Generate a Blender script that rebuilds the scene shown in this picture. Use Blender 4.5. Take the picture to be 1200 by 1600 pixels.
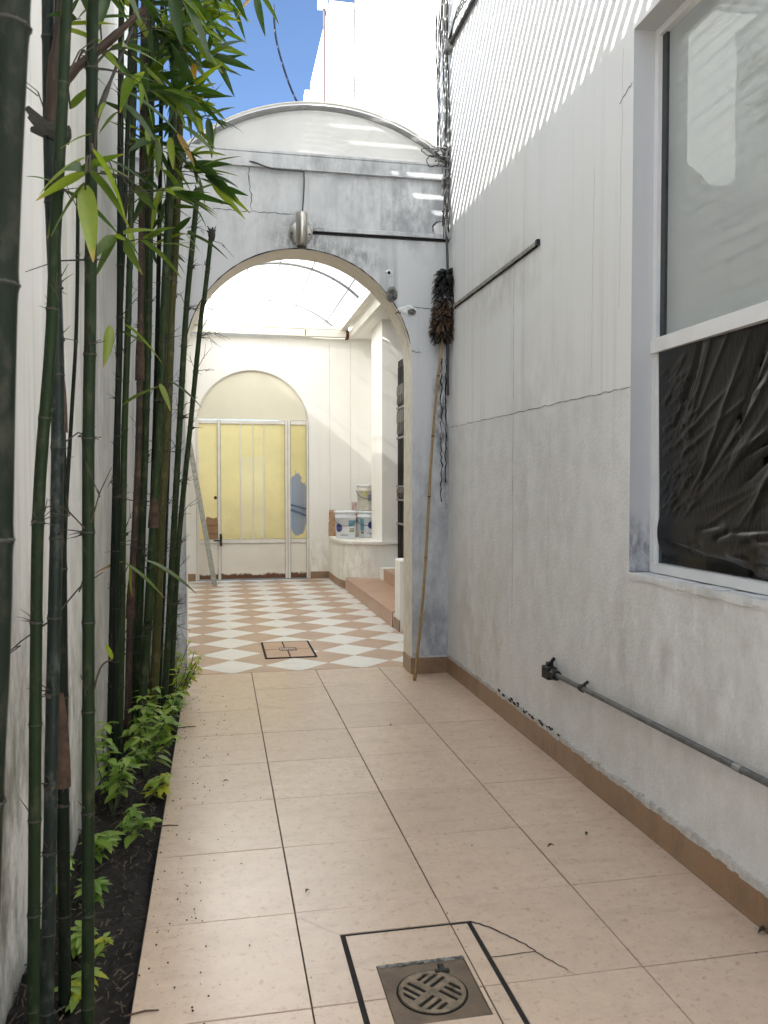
import bpy, math, random
from mathutils import Vector, Matrix
random.seed(7)
R = math.radians
scene = bpy.context.scene
for o in list(bpy.data.objects): bpy.data.objects.remove(o)
C = scene.collection

# ------------------------------------------------------------------ camera
cam = bpy.data.cameras.new('camera'); camo = bpy.data.objects.new('camera', cam); C.objects.link(camo)
cam.sensor_fit = 'AUTO'; cam.sensor_width = 36; cam.lens = 29.03
cam.clip_start = 0.02; cam.clip_end = 600
camo.location = (0, 0, 1.43); camo.rotation_euler = (R(90 - 1.872), 0, R(-11.396))
cam.dof.use_dof = True; cam.dof.focus_distance = 4.5; cam.dof.aperture_fstop = 9.0
scene.camera = camo

# ------------------------------------------------------------------ light
SUN = Vector((1, .73, -.81)).normalized()            # direction the sunlight travels
EL = math.asin(-SUN.z); AZ = math.atan2(-SUN.x, -SUN.y)
w = bpy.data.worlds.new('World'); scene.world = w; w.use_nodes = True
nt = w.node_tree; bg = nt.nodes['Background']
sky = nt.nodes.new('ShaderNodeTexSky'); sky.sky_type = 'NISHITA'; sky.sun_disc = False
sky.sun_elevation = EL; sky.sun_rotation = AZ; sky.altitude = 2200; sky.air_density = 1.0; sky.dust_density = 0.0; sky.ozone_density = 3.0
nt.links.new(sky.outputs[0], bg.inputs[0]); bg.inputs[1].default_value = 0.05
sl = bpy.data.lights.new('sun', 'SUN'); sl.energy = 5.0; sl.angle = R(0.5); sl.color = (1, .97, .925)
so = bpy.data.objects.new('sun', sl); C.objects.link(so); so.rotation_euler = SUN.to_track_quat('-Z', 'Y').to_euler()
vs = scene.view_settings; vs.view_transform = 'Standard'; vs.look = 'None'; vs.exposure = 2.5; vs.gamma = 1
vs.use_curve_mapping = False
scene.render.engine = 'CYCLES'
scene.cycles.caustics_reflective = False; scene.cycles.caustics_refractive = False
scene.cycles.max_bounces = 9; scene.cycles.diffuse_bounces = 6; scene.cycles.transparent_max_bounces = 16; scene.cycles.transmission_bounces = 8

# ------------------------------------------------------------------ materials
def newmat(name):
    m = bpy.data.materials.new(name); m.use_nodes = True
    return m, m.node_tree, m.node_tree.nodes, m.node_tree.links, m.node_tree.nodes['Principled BSDF']
def N(nodes, t, **kw):
    n = nodes.new(t)
    for k, v in kw.items(): setattr(n, k, v)
    return n
def rgb(c): return (c[0], c[1], c[2], 1)
def noise(nt, scale, detail=4, rough=.55, vec=None, mapscale=None, loc=None):
    n = nt.nodes.new('ShaderNodeTexNoise'); n.inputs['Scale'].default_value = scale
    n.inputs['Detail'].default_value = detail; n.inputs['Roughness'].default_value = rough
    if vec is None:
        tc = nt.nodes.new('ShaderNodeTexCoord'); vec = tc.outputs['Object']
    if mapscale or loc:
        mp = nt.nodes.new('ShaderNodeMapping')
        if mapscale: mp.inputs['Scale'].default_value = mapscale
        if loc: mp.inputs['Location'].default_value = loc
        nt.links.new(vec, mp.inputs[0]); vec = mp.outputs[0]
    nt.links.new(vec, n.inputs['Vector']); return n.outputs['Fac']
def ramp(nt, fac, stops):
    r = nt.nodes.new('ShaderNodeValToRGB'); e = r.color_ramp.elements
    while len(e) < len(stops): e.new(.5)
    for i, (p, c) in enumerate(stops):
        e[i].position = p; e[i].color = rgb(c) if not isinstance(c, (int, float)) else (c, c, c, 1)
    nt.links.new(fac, r.inputs[0]); return r.outputs[0]
def mixc(nt, fac, a, b, mode='MIX'):
    m = nt.nodes.new('ShaderNodeMix'); m.data_type = 'RGBA'; m.blend_type = mode
    for s, v in ((m.inputs[0], fac), (m.inputs[6], a), (m.inputs[7], b)):
        if hasattr(v, 'is_output'): nt.links.new(v, s)
        elif isinstance(v, (int, float)): s.default_value = v
        else: s.default_value = rgb(v)
    return m.outputs[2]
def math_(nt, op, a, b=0.0, clamp=False):
    m = nt.nodes.new('ShaderNodeMath'); m.operation = op; m.use_clamp = clamp
    for s, v in ((m.inputs[0], a), (m.inputs[1], b)):
        if hasattr(v, 'is_output'): nt.links.new(v, s)
        else: s.default_value = v
    return m.outputs[0]
def bump(nt, height, strength, dist=.01, normal=None):
    b = nt.nodes.new('ShaderNodeBump'); b.inputs['Strength'].default_value = strength; b.inputs['Distance'].default_value = dist
    nt.links.new(height, b.inputs['Height'])
    if normal is not None: nt.links.new(normal, b.inputs['Normal'])
    return b.outputs[0]
def simple(name, col, rough=.5, metal=0, var=.12, nscale=18, bs=0, bscale=60, col2=None):
    m, nt, n, l, p = newmat(name)
    c2 = col2 or tuple(x * (1 - var * 2) for x in col)
    f = noise(nt, nscale, 5)
    l.new(mixc(nt, ramp(nt, f, [(.35, 0), (.7, 1)]), col, c2), p.inputs['Base Color'])
    p.inputs['Roughness'].default_value = rough; p.inputs['Metallic'].default_value = metal
    if bs: l.new(bump(nt, noise(nt, bscale, 4), bs, .004), p.inputs['Normal'])
    return m
def blob(nt, pos, radius, scale=(1, 1, 1)):
    """soft mask around one world position: where a particular stain sits"""
    tc = nt.nodes.new('ShaderNodeTexCoord'); s = nt.nodes.new('ShaderNodeVectorMath'); s.operation = 'SUBTRACT'
    nt.links.new(tc.outputs['Object'], s.inputs[0]); s.inputs[1].default_value = pos
    m = nt.nodes.new('ShaderNodeVectorMath'); m.operation = 'MULTIPLY'; nt.links.new(s.outputs[0], m.inputs[0]); m.inputs[1].default_value = scale
    ln = nt.nodes.new('ShaderNodeVectorMath'); ln.operation = 'LENGTH'; nt.links.new(m.outputs[0], ln.inputs[0])
    q = math_(nt, 'DIVIDE', ln.outputs['Value'], radius)
    return math_(nt, 'SUBTRACT', 1.0, q, True)
def plaster(name, col, streak=.25, streakcol=(.34, .35, .36), warm=(.55, .52, .45), warmamt=.25, fine=.18, coarse=0, stains=(), split=None, chips=0):
    """painted render: large tone shifts, drip streaks, stains with their own place, fine bump;
    split = height under which the render is coarser"""
    m, nt, n, l, p = newmat(name)
    base = mixc(nt, ramp(nt, noise(nt, .9, 5, .6), [(.35, 0), (.7, warmamt)]), col, warm)
    st = noise(nt, 1.0, 6, .65, mapscale=(13, 13, .35))
    pat = noise(nt, .8, 3, loc=(4, 2, 9))
    sf = math_(nt, 'MULTIPLY', ramp(nt, st, [(.52, 0), (.74, 1)]), ramp(nt, pat, [(.38, 0), (.62, 1)]))
    c = mixc(nt, math_(nt, 'MULTIPLY', sf, streak), base, streakcol)
    sp = ramp(nt, noise(nt, 75, 3), [(.69, 0), (.76, .55)])
    sp = math_(nt, 'MULTIPLY', sp, ramp(nt, noise(nt, 1.6, 3, loc=(1, 7, 3)), [(.45, 0), (.65, 1)]))
    c = mixc(nt, sp, c, (.3, .29, .27))
    for (pos, rad, scl, scol, amt, nsc) in stains:
        b = blob(nt, pos, rad, scl)
        nn = noise(nt, nsc, 6, .7, mapscale=(1, 1, .5))
        k = math_(nt, 'MULTIPLY', ramp(nt, b, [(0, 0), (.6, 1)]), ramp(nt, nn, [(.40, 0), (.62, 1)]))
        c = mixc(nt, math_(nt, 'MULTIPLY', k, amt), c, scol)
    h = noise(nt, 130, 4); nrm = bump(nt, h, fine, .003)
    nrm = bump(nt, noise(nt, 5, 3), .12, .02, nrm)
    if coarse:
        ch = noise(nt, 60, 5, .65)
        if split is not None:
            tc = nt.nodes.new('ShaderNodeTexCoord'); sx = nt.nodes.new('ShaderNodeSeparateXYZ'); l.new(tc.outputs['Object'], sx.inputs[0])
            zz = math_(nt, 'ADD', sx.outputs['Z'], math_(nt, 'MULTIPLY', math_(nt, 'SUBTRACT', noise(nt, 30, 3), .5), .03))
            mask = math_(nt, 'LESS_THAN', zz, split)
            ch = math_(nt, 'MULTIPLY', ch, mask)
            lowc = mixc(nt, ramp(nt, noise(nt, 2.3, 6, .7), [(.35, .15), (.68, .8)]), c, (.70, .70, .69))
            lowc = mixc(nt, ramp(nt, noise(nt, 8, 6, .75, loc=(3, 3, 3)), [(.46, 0), (.70, .5)]), lowc, (.54, .53, .51))
            c = mixc(nt, mask, c, lowc)
        nrm = bump(nt, ch, coarse, .012, nrm)
    l.new(c, p.inputs['Base Color']); l.new(nrm, p.inputs['Normal'])
    p.inputs['Roughness'].default_value = .75
    return m

M = {}
GREY = (.2, .21, .23); BLK = (.045, .045, .05); OCH = (.42, .36, .24)
M['house_wall'] = plaster('house_wall_paint', (.76, .77, .775), .3, warm=(.71, .705, .68), warmamt=.5, fine=.15, coarse=.55, split=1.85,
    stains=[((1.72, 3.5, .33), .75, (1, .6, 2.2), (.47, .44, .36), .5, 5), ((1.72, 2.4, .33), .75, (1, .6, 2.2), (.47, .44, .36), .45, 5),
            ((1.72, 5.3, .45), .8, (1, 1, 1), (.40, .37, .25), .75, 6), ((1.72, 3.25, .8), .35, (1, 2.5, 1), (.30, .285, .25), .7, 9),
            ((1.72, 4.9, 2.68), .5, (1, .5, 2), (.45, .43, .36), .5, 7), ((1.72, 2.4, .9), .8, (1, 1, 1), (.38, .365, .34), .6, 4), ((1.72, 4.3, 1.2), 1.0, (1, 1, .8), (.42, .41, .38), .5, 7), ((1.72, 3.0, .75), .6, (1, .6, 1), (.36, .34, .31), .5, 8)])
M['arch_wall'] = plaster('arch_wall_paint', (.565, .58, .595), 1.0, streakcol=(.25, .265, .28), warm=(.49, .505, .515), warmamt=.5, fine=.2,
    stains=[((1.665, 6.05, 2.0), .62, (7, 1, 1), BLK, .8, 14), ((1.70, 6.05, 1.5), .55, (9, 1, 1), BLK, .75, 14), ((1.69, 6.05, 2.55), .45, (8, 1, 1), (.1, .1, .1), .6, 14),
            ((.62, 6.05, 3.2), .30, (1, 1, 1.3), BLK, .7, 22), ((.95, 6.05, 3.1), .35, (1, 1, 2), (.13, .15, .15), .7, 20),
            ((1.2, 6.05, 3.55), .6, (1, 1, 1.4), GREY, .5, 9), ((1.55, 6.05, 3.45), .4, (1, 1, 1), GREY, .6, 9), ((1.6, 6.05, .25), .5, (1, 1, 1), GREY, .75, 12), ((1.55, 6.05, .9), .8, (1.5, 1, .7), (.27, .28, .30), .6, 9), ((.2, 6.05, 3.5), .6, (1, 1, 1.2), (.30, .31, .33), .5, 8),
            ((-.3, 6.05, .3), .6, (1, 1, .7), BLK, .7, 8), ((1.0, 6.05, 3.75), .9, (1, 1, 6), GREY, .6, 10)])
M['reveal'] = plaster('cream_reveal_paint', (.74, .70, .60), .15, warm=(.66, .60, .48), warmamt=.5, fine=.15,
    stains=[((1.43, 6.2, 1.5), 1.2, (1, 1, .5), (.3, .27, .2), .35, 22)])
M['court_wall'] = plaster('courtyard_paint', (.85, .84, .80), .18, streakcol=(.55, .52, .42), warm=(.78, .755, .66), warmamt=.5, fine=.12,
    stains=[((1.5, 12.5, .2), .5, (1, 1, 1), (.5, .44, .30), .5, 9), ((1.8, 11.3, .3), .6, (1, 1, 1), (.46, .40, .28), .55, 10)])
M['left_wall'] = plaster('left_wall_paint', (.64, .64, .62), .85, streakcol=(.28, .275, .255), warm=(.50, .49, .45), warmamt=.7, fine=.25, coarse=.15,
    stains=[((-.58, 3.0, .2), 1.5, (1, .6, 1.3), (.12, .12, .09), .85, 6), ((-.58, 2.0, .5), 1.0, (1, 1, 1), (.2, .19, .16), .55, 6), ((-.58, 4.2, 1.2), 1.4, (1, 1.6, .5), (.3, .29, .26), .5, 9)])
M['tower'] = plaster('tower_paint', (.80, .80, .79), .15, streakcol=(.5, .5, .5), warmamt=.1, fine=.1)
M['passage'] = plaster('passage_paint', (.52, .47, .41), .5, streakcol=(.18, .17, .17), warmamt=.1)
M['reflected_block'] = plaster('reflection_block_paint', (.34, .345, .34), .3, streakcol=(.2, .2, .2), warmamt=.1)
M['joint'] = simple('dark_joint', (.035, .03, .025), .9, var=.2, nscale=40)
M['crack'] = simple('crack_shadow', (.014, .012, .011), .95, var=.2, nscale=40)
M['seam'] = simple('seam_line', (.36, .35, .32), .9, var=.25, nscale=30)
M['dirtgrout'] = simple('floor_grout', (.055, .042, .032), .9, var=.3, nscale=30)

def tilemat(name, a, b, speck, rough, wear=.3, spk=.5):
    m, nt, n, l, p = newmat(name)
    oi = n.new('ShaderNodeObjectInfo'); tc = n.new('ShaderNodeTexCoord')
    add = n.new('ShaderNodeVectorMath'); add.operation = 'ADD'
    mul = n.new('ShaderNodeVectorMath'); mul.operation = 'SCALE'; l.new(oi.outputs['Location'], mul.inputs[0]); mul.inputs['Scale'].default_value = 1.0
    l.new(tc.outputs['Object'], add.inputs[0]); l.new(mul.outputs[0], add.inputs[1]); v = add.outputs[0]
    c = mixc(nt, ramp(nt, noise(nt, 2.2, 3, .5, v), [(.25, 0), (.75, 1)]), a, b)
    c = mixc(nt, ramp(nt, oi.outputs['Random'], [(0, 0), (1, .42)]), c, tuple(x * .80 for x in a))
    c = mixc(nt, ramp(nt, noise(nt, 16, 5, .7, v), [(.3, 0), (.8, .45 + wear * .5)]), c, tuple(x * .74 for x in a))
    c = mixc(nt, ramp(nt, noise(nt, 38, 2, .5, v, loc=(3, 3, 0)), [(.60, 0), (.74, spk)]), c, speck)
    c = mixc(nt, ramp(nt, noise(nt, 95, 2, .5, v), [(.62, 0), (.74, spk)]), c, speck)
    c = mixc(nt, ramp(nt, noise(nt, 5, 5, .7, v, mapscale=(1, 2.2, 1), loc=(7, 2, 0)), [(.5, 0), (.85, wear * 2)]), c, tuple(x * .5 for x in a))
    l.new(c, p.inputs['Base Color'])
    rr = ramp(nt, noise(nt, 3, 3, .5, v), [(.3, rough * .97), (.7, rough * 1.18)]); l.new(rr, p.inputs['Roughness'])
    l.new(bump(nt, noise(nt, 40, 3, .5, v), .03, .003), p.inputs['Normal'])
    return m
M['tile'] = tilemat('beige_porcelain', (.59, .455, .345), (.62, .485, .375), (.34, .24, .17), .22, .20, .6)
M['tile_white'] = tilemat('white_ceramic', (.80, .785, .74), (.75, .735, .69), (.6, .57, .5), .3, .22, .2)
M['tile_pink'] = tilemat('pink_ceramic', (.51, .35, .24), (.45, .30, .205), (.4, .25, .17), .32, .25, .3)
M['skirt'] = tilemat('brown_skirting_tile', (.35, .22, .125), (.285, .17, .095), (.2, .11, .07), .35, .6, .5)
M['step_tile'] = tilemat('step_tile', (.52, .33, .22), (.45, .28, .185), (.36, .22, .15), .35, .3, .4)
def soilmat():
    m, nt, n, l, p = newmat('soil')
    c = ramp(nt, noise(nt, 25, 8, .75), [(.35, (.004, .003, .0025)), (.6, (.014, .010, .007)), (.8, (.05, .038, .027))])
    l.new(c, p.inputs['Base Color']); p.inputs['Roughness'].default_value = .95
    l.new(bump(nt, noise(nt, 60, 6, .7), .9, .02), p.inputs['Normal']); return m
M['soil'] = soilmat()
M['alu'] = simple('white_aluminium', (.72, .72, .72), .35, var=.04, nscale=8)
M['alu_dark'] = simple('dark_gasket', (.03, .035, .035), .4, var=.2)
M['steel'] = simple('brushed_steel', (.46, .44, .40), .32, 1, var=.1, nscale=30)
M['steel_dark'] = simple('dark_steel', (.055, .05, .045), .55, .5, var=.3, nscale=30)
M['grate'] = simple('worn_grate_metal', (.25, .195, .13), .5, .3, var=.35, nscale=25, bs=.3, bscale=120)
M['plate'] = simple('stained_drain_plate', (.155, .11, .072), .55, .1, nscale=9, bs=.4, bscale=60, col2=(.075, .052, .035))
M['black'] = simple('black_void', (.002, .002, .002), .95)
M['pipe'] = simple('grey_conduit_paint', (.065, .068, .07), .55, .1, nscale=24, col2=(.14, .14, .135), bs=.25, bscale=90)
M['blackplastic'] = simple('black_fitting', (.006, .0065, .006), .6, var=.3, nscale=40, bs=.4, bscale=60)
M['wire_grey'] = simple('grey_wire', (.06, .06, .06), .6); M['wire_white'] = simple('pale_wire', (.26, .26, .25), .6)
M['wire_red'] = simple('rusty_pole_paint', (.07, .04, .045), .7); M['wire_black'] = simple('black_wire', (.006, .006, .007), .6); M['wire_blue'] = simple('blue_wire', (.004, .01, .035), .6)
M['white_frame'] = simple('white_gate_paint', (.76, .73, .66), .45, var=.06, nscale=6)
def gatemat():
    m, nt, n, l, p = newmat('rusty_white_sheet')
    tc = n.new('ShaderNodeTexCoord'); sx = n.new('ShaderNodeSeparateXYZ'); l.new(tc.outputs['Object'], sx.inputs[0])
    nn = noise(nt, 9, 7, .8, mapscale=(1, 1, .6))
    edge = math_(nt, 'ADD', sx.outputs['Z'], math_(nt, 'MULTIPLY', nn, -.16))
    rust = ramp(nt, edge, [(.0, 1), (.02, 0)])
    c = mixc(nt, ramp(nt, noise(nt, 3, 5), [(.4, 0), (.7, .4)]), (.76, .72, .64), (.64, .57, .45))
    c = mixc(nt, ramp(nt, noise(nt, 14, 6, .8, loc=(3, 0, 1)), [(.66, 0), (.70, .7)]), c, (.28, .16, .08))
    c = mixc(nt, rust, c, (.13, .055, .02))
    l.new(c, p.inputs['Base Color']); p.inputs['Roughness'].default_value = .5
    return m
M['gate_sheet'] = gatemat()
def translucent(name, col, trans, diff=.3, gloss=.08, transp=0.0, rough=.2):
    m, nt, n, l, p = newmat(name); out = n['Material Output']; n.remove(p)
    t = n.new('ShaderNodeBsdfTranslucent'); d = n.new('ShaderNodeBsdfDiffuse')
    f = noise(nt, 2.5, 5, .6)
    c = mixc(nt, ramp(nt, f, [(.35, 0), (.7, 1)]), col, tuple(x * .88 for x in col))
    l.new(c, t.inputs[0]); l.new(c, d.inputs[0])
    a = n.new('ShaderNodeMixShader'); a.inputs[0].default_value = trans; l.new(d.outputs[0], a.inputs[1]); l.new(t.outputs[0], a.inputs[2]); s = a.outputs[0]
    if transp:
        tr = n.new('ShaderNodeBsdfTransparent'); tr.inputs[0].default_value = rgb(tuple(min(1, .5 + x * .5) for x in col)); b = n.new('ShaderNodeMixShader'); b.inputs[0].default_value = transp
        l.new(s, b.inputs[1]); l.new(tr.outputs[0], b.inputs[2]); s = b.outputs[0]
    if gloss:
        g = n.new('ShaderNodeBsdfGlossy'); g.inputs['Roughness'].default_value = rough; b = n.new('ShaderNodeMixShader')
        b.inputs[0].default_value = gloss; l.new(s, b.inputs[1]); l.new(g.outputs[0], b.inputs[2]); s = b.outputs[0]
    l.new(s, out.inputs[0]); return m
M['canopy'] = translucent('canopy_sheet', (.42, .425, .42), .95, gloss=0)
M['vault'] = translucent('vault_sheet', (.84, .84, .82), .92, transp=.05, rough=.15)
M['vault_end'] = translucent('vault_end_sheet', (.66, .65, .61), .66, transp=.10, rough=.3)
M['pane_yellow'] = translucent('yellow_frosted_glass', (.97, .83, .36), .45, transp=.04, rough=.35)
M['pane_etched'] = translucent('etched_frosted_glass', (.96, .85, .45), .45, transp=.05, rough=.35)
M['pane_cream'] = simple('cream_tympanum', (.72, .68, .54), .5, var=.03, nscale=2)
M['cardboard'] = simple('cardboard', (.33, .19, .095), .85, var=.1)
def glassmat():
    m, nt, n, l, p = newmat('milky_window_glass'); out = n['Material Output']; n.remove(p)
    tr = n.new('ShaderNodeBsdfTransparent'); tr.inputs[0].default_value = (.95, .975, .965, 1)
    g = n.new('ShaderNodeBsdfGlossy'); g.inputs['Roughness'].default_value = .01; g.inputs[0].default_value = (.93, .96, .95, 1)
    l.new(bump(nt, noise(nt, 1.6, 2), .05, .02), g.inputs['Normal'])
    b = n.new('ShaderNodeMixShader'); fr = n.new('ShaderNodeFresnel'); fr.inputs[0].default_value = 1.7
    l.new(math_(nt, 'ADD', fr.outputs[0], .02, True), b.inputs[0]); l.new(tr.outputs[0], b.inputs[1]); l.new(g.outputs[0], b.inputs[2])
    dd = n.new('ShaderNodeBsdfDiffuse'); dd.inputs[0].default_value = (.80, .84, .83, 1); ms = n.new('ShaderNodeMixShader')  # white diffuse veil mixed in to paint the pane's pale reflection
    l.new(ramp(nt, noise(nt, 1.2, 2, .5), [(.2, .34), (.8, .42)]), ms.inputs[0]); l.new(b.outputs[0], ms.inputs[1]); l.new(dd.outputs[0], ms.inputs[2])
    l.new(ms.outputs[0], out.inputs[0]); return m
M['glass'] = glassmat()
def clearmat():
    m, nt, n, l, p = newmat('clear_glass'); out = n['Material Output']; n.remove(p)
    tr = n.new('ShaderNodeBsdfTransparent'); tr.inputs[0].default_value = (.93, .95, .94, 1)
    g = n.new('ShaderNodeBsdfGlossy'); g.inputs['Roughness'].default_value = .03
    b = n.new('ShaderNodeMixShader'); fr = n.new('ShaderNodeFresnel'); fr.inputs[0].default_value = 1.5
    l.new(fr.outputs[0], b.inputs[0]); l.new(tr.outputs[0], b.inputs[1]); l.new(g.outputs[0], b.inputs[2])
    l.new(b.outputs[0], out.inputs[0]); return m
M['clear'] = clearmat()
def bagmat():
    m, nt, n, l, p = newmat('black_plastic_film')
    c = mixc(nt, ramp(nt, noise(nt, 1.8, 3), [(.4, 0), (.65, 1)]), (.003, .0032, .003), (.010, .008, .006))
    l.new(c, p.inputs['Base Color']); p.inputs['Roughness'].default_value = .22
    p.inputs['Specular IOR Level'].default_value = .42
    l.new(bump(nt, noise(nt, 30, 4, .6, mapscale=(1, 2.2, .8)), .12, .01), p.inputs['Normal']); return m
M['bag'] = bagmat()
M['reflected_slats'] = simple('reflected_slat_white', (.90, .90, .87), .5, var=.03)
M['room'] = simple('dim_room_paint', (.25, .25, .24), .9)
def culmmat(name, a, b, c3, rough=.5, spec=.14):
    m, nt, n, l, p = newmat(name)
    c = mixc(nt, ramp(nt, noise(nt, 3, 5, .6, mapscale=(6, 6, 1)), [(.3, 0), (.7, 1)]), a, b)
    c = mixc(nt, ramp(nt, noise(nt, 24, 5, .7, mapscale=(1, 1, .5)), [(.52, 0), (.70, .75)]), c, tuple(x * 1.5 for x in c3))
    l.new(c, p.inputs['Base Color']); p.inputs['Roughness'].default_value = rough; p.inputs['Specular IOR Level'].default_value = spec
    l.new(bump(nt, noise(nt, 60, 4, .6, mapscale=(4, 4, .4)), .12, .003), p.inputs['Normal']); return m
M['culm'] = culmmat('green_culm', (.013, .024, .009), (.021, .036, .011), (.045, .05, .026))
M['culm_shaded'] = culmmat('shaded_culm', (.005, .008, .005), (.008, .012, .007), (.02, .02, .015), .65, .1)  # bamboo green darkened to paint canes standing in shade
M['culm_backlit'] = culmmat('backlit_culm', (.007, .014, .006), (.011, .021, .007), (.026, .03, .016), .6, .12)  # bamboo green darkened to paint the backlit near canes
M['culm_grey'] = culmmat('grey_green_culm', (.009, .014, .012), (.014, .02, .017), (.05, .056, .048))
M['culm_yellow'] = culmmat('olive_culm', (.055, .05, .013), (.035, .042, .013), (.08, .065, .03))
M['culm_brown'] = culmmat('brown_culm', (.045, .030, .022), (.03, .024, .02), (.09, .06, .04))
M['node'] = simple('culm_node', (.022, .022, .014), .7, var=.3, nscale=60)
M['stub'] = simple('dry_twig', (.045, .035, .024), .85, var=.3, nscale=40)
M['sheath'] = simple('culm_sheath', (.075, .042, .024), .85, var=.4, nscale=30, bs=.4, bscale=60)
def leafmat(name, a, b, tip=None):
    m, nt, n, l, p = newmat(name); out = n['Material Output']
    oi = n.new('ShaderNodeObjectInfo')
    c = mixc(nt, oi.outputs['Random'], a, b)
    c = mixc(nt, ramp(nt, noise(nt, 9, 4, .6, mapscale=(1, 5, 1)), [(.5, 0), (.75, .35)]), c, tuple(x * 1.5 for x in b))
    if tip:
        tc = n.new('ShaderNodeTexCoord'); sx = n.new('ShaderNodeSeparateXYZ'); l.new(tc.outputs['Object'], sx.inputs[0])
        e = math_(nt, 'ADD', sx.outputs['X'], math_(nt, 'MULTIPLY', math_(nt, 'SUBTRACT', noise(nt, 7, 3), .5), .35))
        c = mixc(nt, ramp(nt, e, [(tip[1] - .06, 0), (tip[1] + .06, 1)]), c, tip[0])
    l.new(c, p.inputs['Base Color']); p.inputs['Roughness'].default_value = .42
    t = n.new('ShaderNodeBsdfTranslucent'); l.new(mixc(nt, 1.0, c, (1.6, 1.75, .6), 'MULTIPLY'), t.inputs[0])
    ms = n.new('ShaderNodeMixShader'); ms.inputs[0].default_value = .42
    l.new(p.outputs[0], ms.inputs[1]); l.new(t.outputs[0], ms.inputs[2]); l.new(ms.outputs[0], out.inputs[0]); return m
M['leaf'] = leafmat('bamboo_leaf_green', (.055, .092, .012), (.085, .13, .016), ((.30, .19, .04), .95))
M['leaf_dark'] = leafmat('bamboo_leaf_dark', (.018, .042, .010), (.03, .062, .013))
M['leaf_yellow'] = leafmat('bamboo_leaf_yellow', (.42, .24, .03), (.34, .20, .03), ((.16, .15, .02), .85))
M['leaf_lime'] = leafmat('bamboo_leaf_lime', (.13, .185, .02), (.17, .215, .024), ((.32, .22, .05), .92))
M['leaf_dry'] = leafmat('bamboo_leaf_dry_tip', (.10, .15, .03), (.12, .16, .03), ((.34, .20, .09), .5))
M['weed'] = leafmat('weed_leaf', (.20, .30, .05), (.28, .38, .10))
M['weed_dark'] = leafmat('weed_leaf_dark', (.10, .19, .03), (.14, .24, .045))
M['weed_yellow'] = leafmat('weed_leaf_yellow', (.38, .38, .04), (.32, .34, .04))
M['weedstem'] = simple('weed_stem', (.06, .075, .03), .8)
M['bamboo_pole'] = simple('bamboo_handle', (.36, .24, .10), .5, var=.2, nscale=20, col2=(.20, .13, .05))
M['f_black'] = simple('black_feather', (.012, .011, .011), .8); M['f_grey'] = simple('grey_feather', (.34, .33, .31), .9, var=.3, nscale=40)
M['f_brown'] = simple('brown_feather', (.11, .065, .032), .9, var=.3, nscale=40); M['f_dark'] = simple('dark_brown_feather', (.03, .02, .014), .9)
M['bucket'] = simple('bucket_white', (.72, .75, .78), .35, var=.03); M['bucket_old'] = simple('bucket_cream', (.66, .62, .54), .5, var=.12, nscale=14)
M['lid'] = simple('bucket_lid', (.74, .76, .77), .4, var=.05)
M['p_blue'] = simple('print_blue', (.03, .05, .22), .5); M['p_cyan'] = simple('print_cyan', (.16, .36, .48), .5, var=.2, nscale=60)
M['p_olive'] = simple('print_olive', (.40, .40, .22), .5, var=.2, nscale=60); M['p_grey'] = simple('print_grey', (.3, .32, .36), .5); M['p_red'] = simple('print_red', (.45, .10, .06), .5)
M['p_yellow'] = simple('print_yellow', (.6, .55, .08), .5)
M['paper'] = simple('kraft_paper', (.46, .29, .17), .85, var=.2, nscale=20)
M['sack'] = simple('cement_sack', (.62, .58, .54), .8, nscale=18, col2=(.45, .25, .2))
M['galv'] = simple('galvanised_bar', (.34, .33, .28), .5, .3, var=.25, nscale=30)
M['iron'] = simple('wrought_iron_paint', (.22, .21, .19), .5); M['iron_dark'] = simple('dark_door', (.012, .010, .008), .6, var=.3)
M['gutter'] = simple('gutter_paint', (.74, .71, .62), .45, var=.08, nscale=5); M['rustline'] = simple('rusty_joint', (.20, .15, .09), .9, var=.4, nscale=20); M['rust'] = simple('rust', (.16, .06, .02), .9, var=.4, nscale=30)
M['vault_rib'] = simple('vault_rib_paint', (.22, .22, .215), .5)
M['scar'] = simple('bare_mortar', (.22, .22, .21), .95, var=.5, nscale=30, bs=.8, bscale=50)
M['chip'] = simple('chipped_white', (.70, .72, .72), .8, var=.1, bs=.5)
M['fillet'] = simple('skirting_mortar', (.56, .55, .52), .9, var=.15, nscale=30, bs=.5)
M['litter'] = simple('dry_litter', (.11, .085, .058), .9, nscale=9, col2=(.04, .03, .02))
M['earth'] = simple('bare_ground', (.30, .27, .23), .9, nscale=3)

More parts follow.
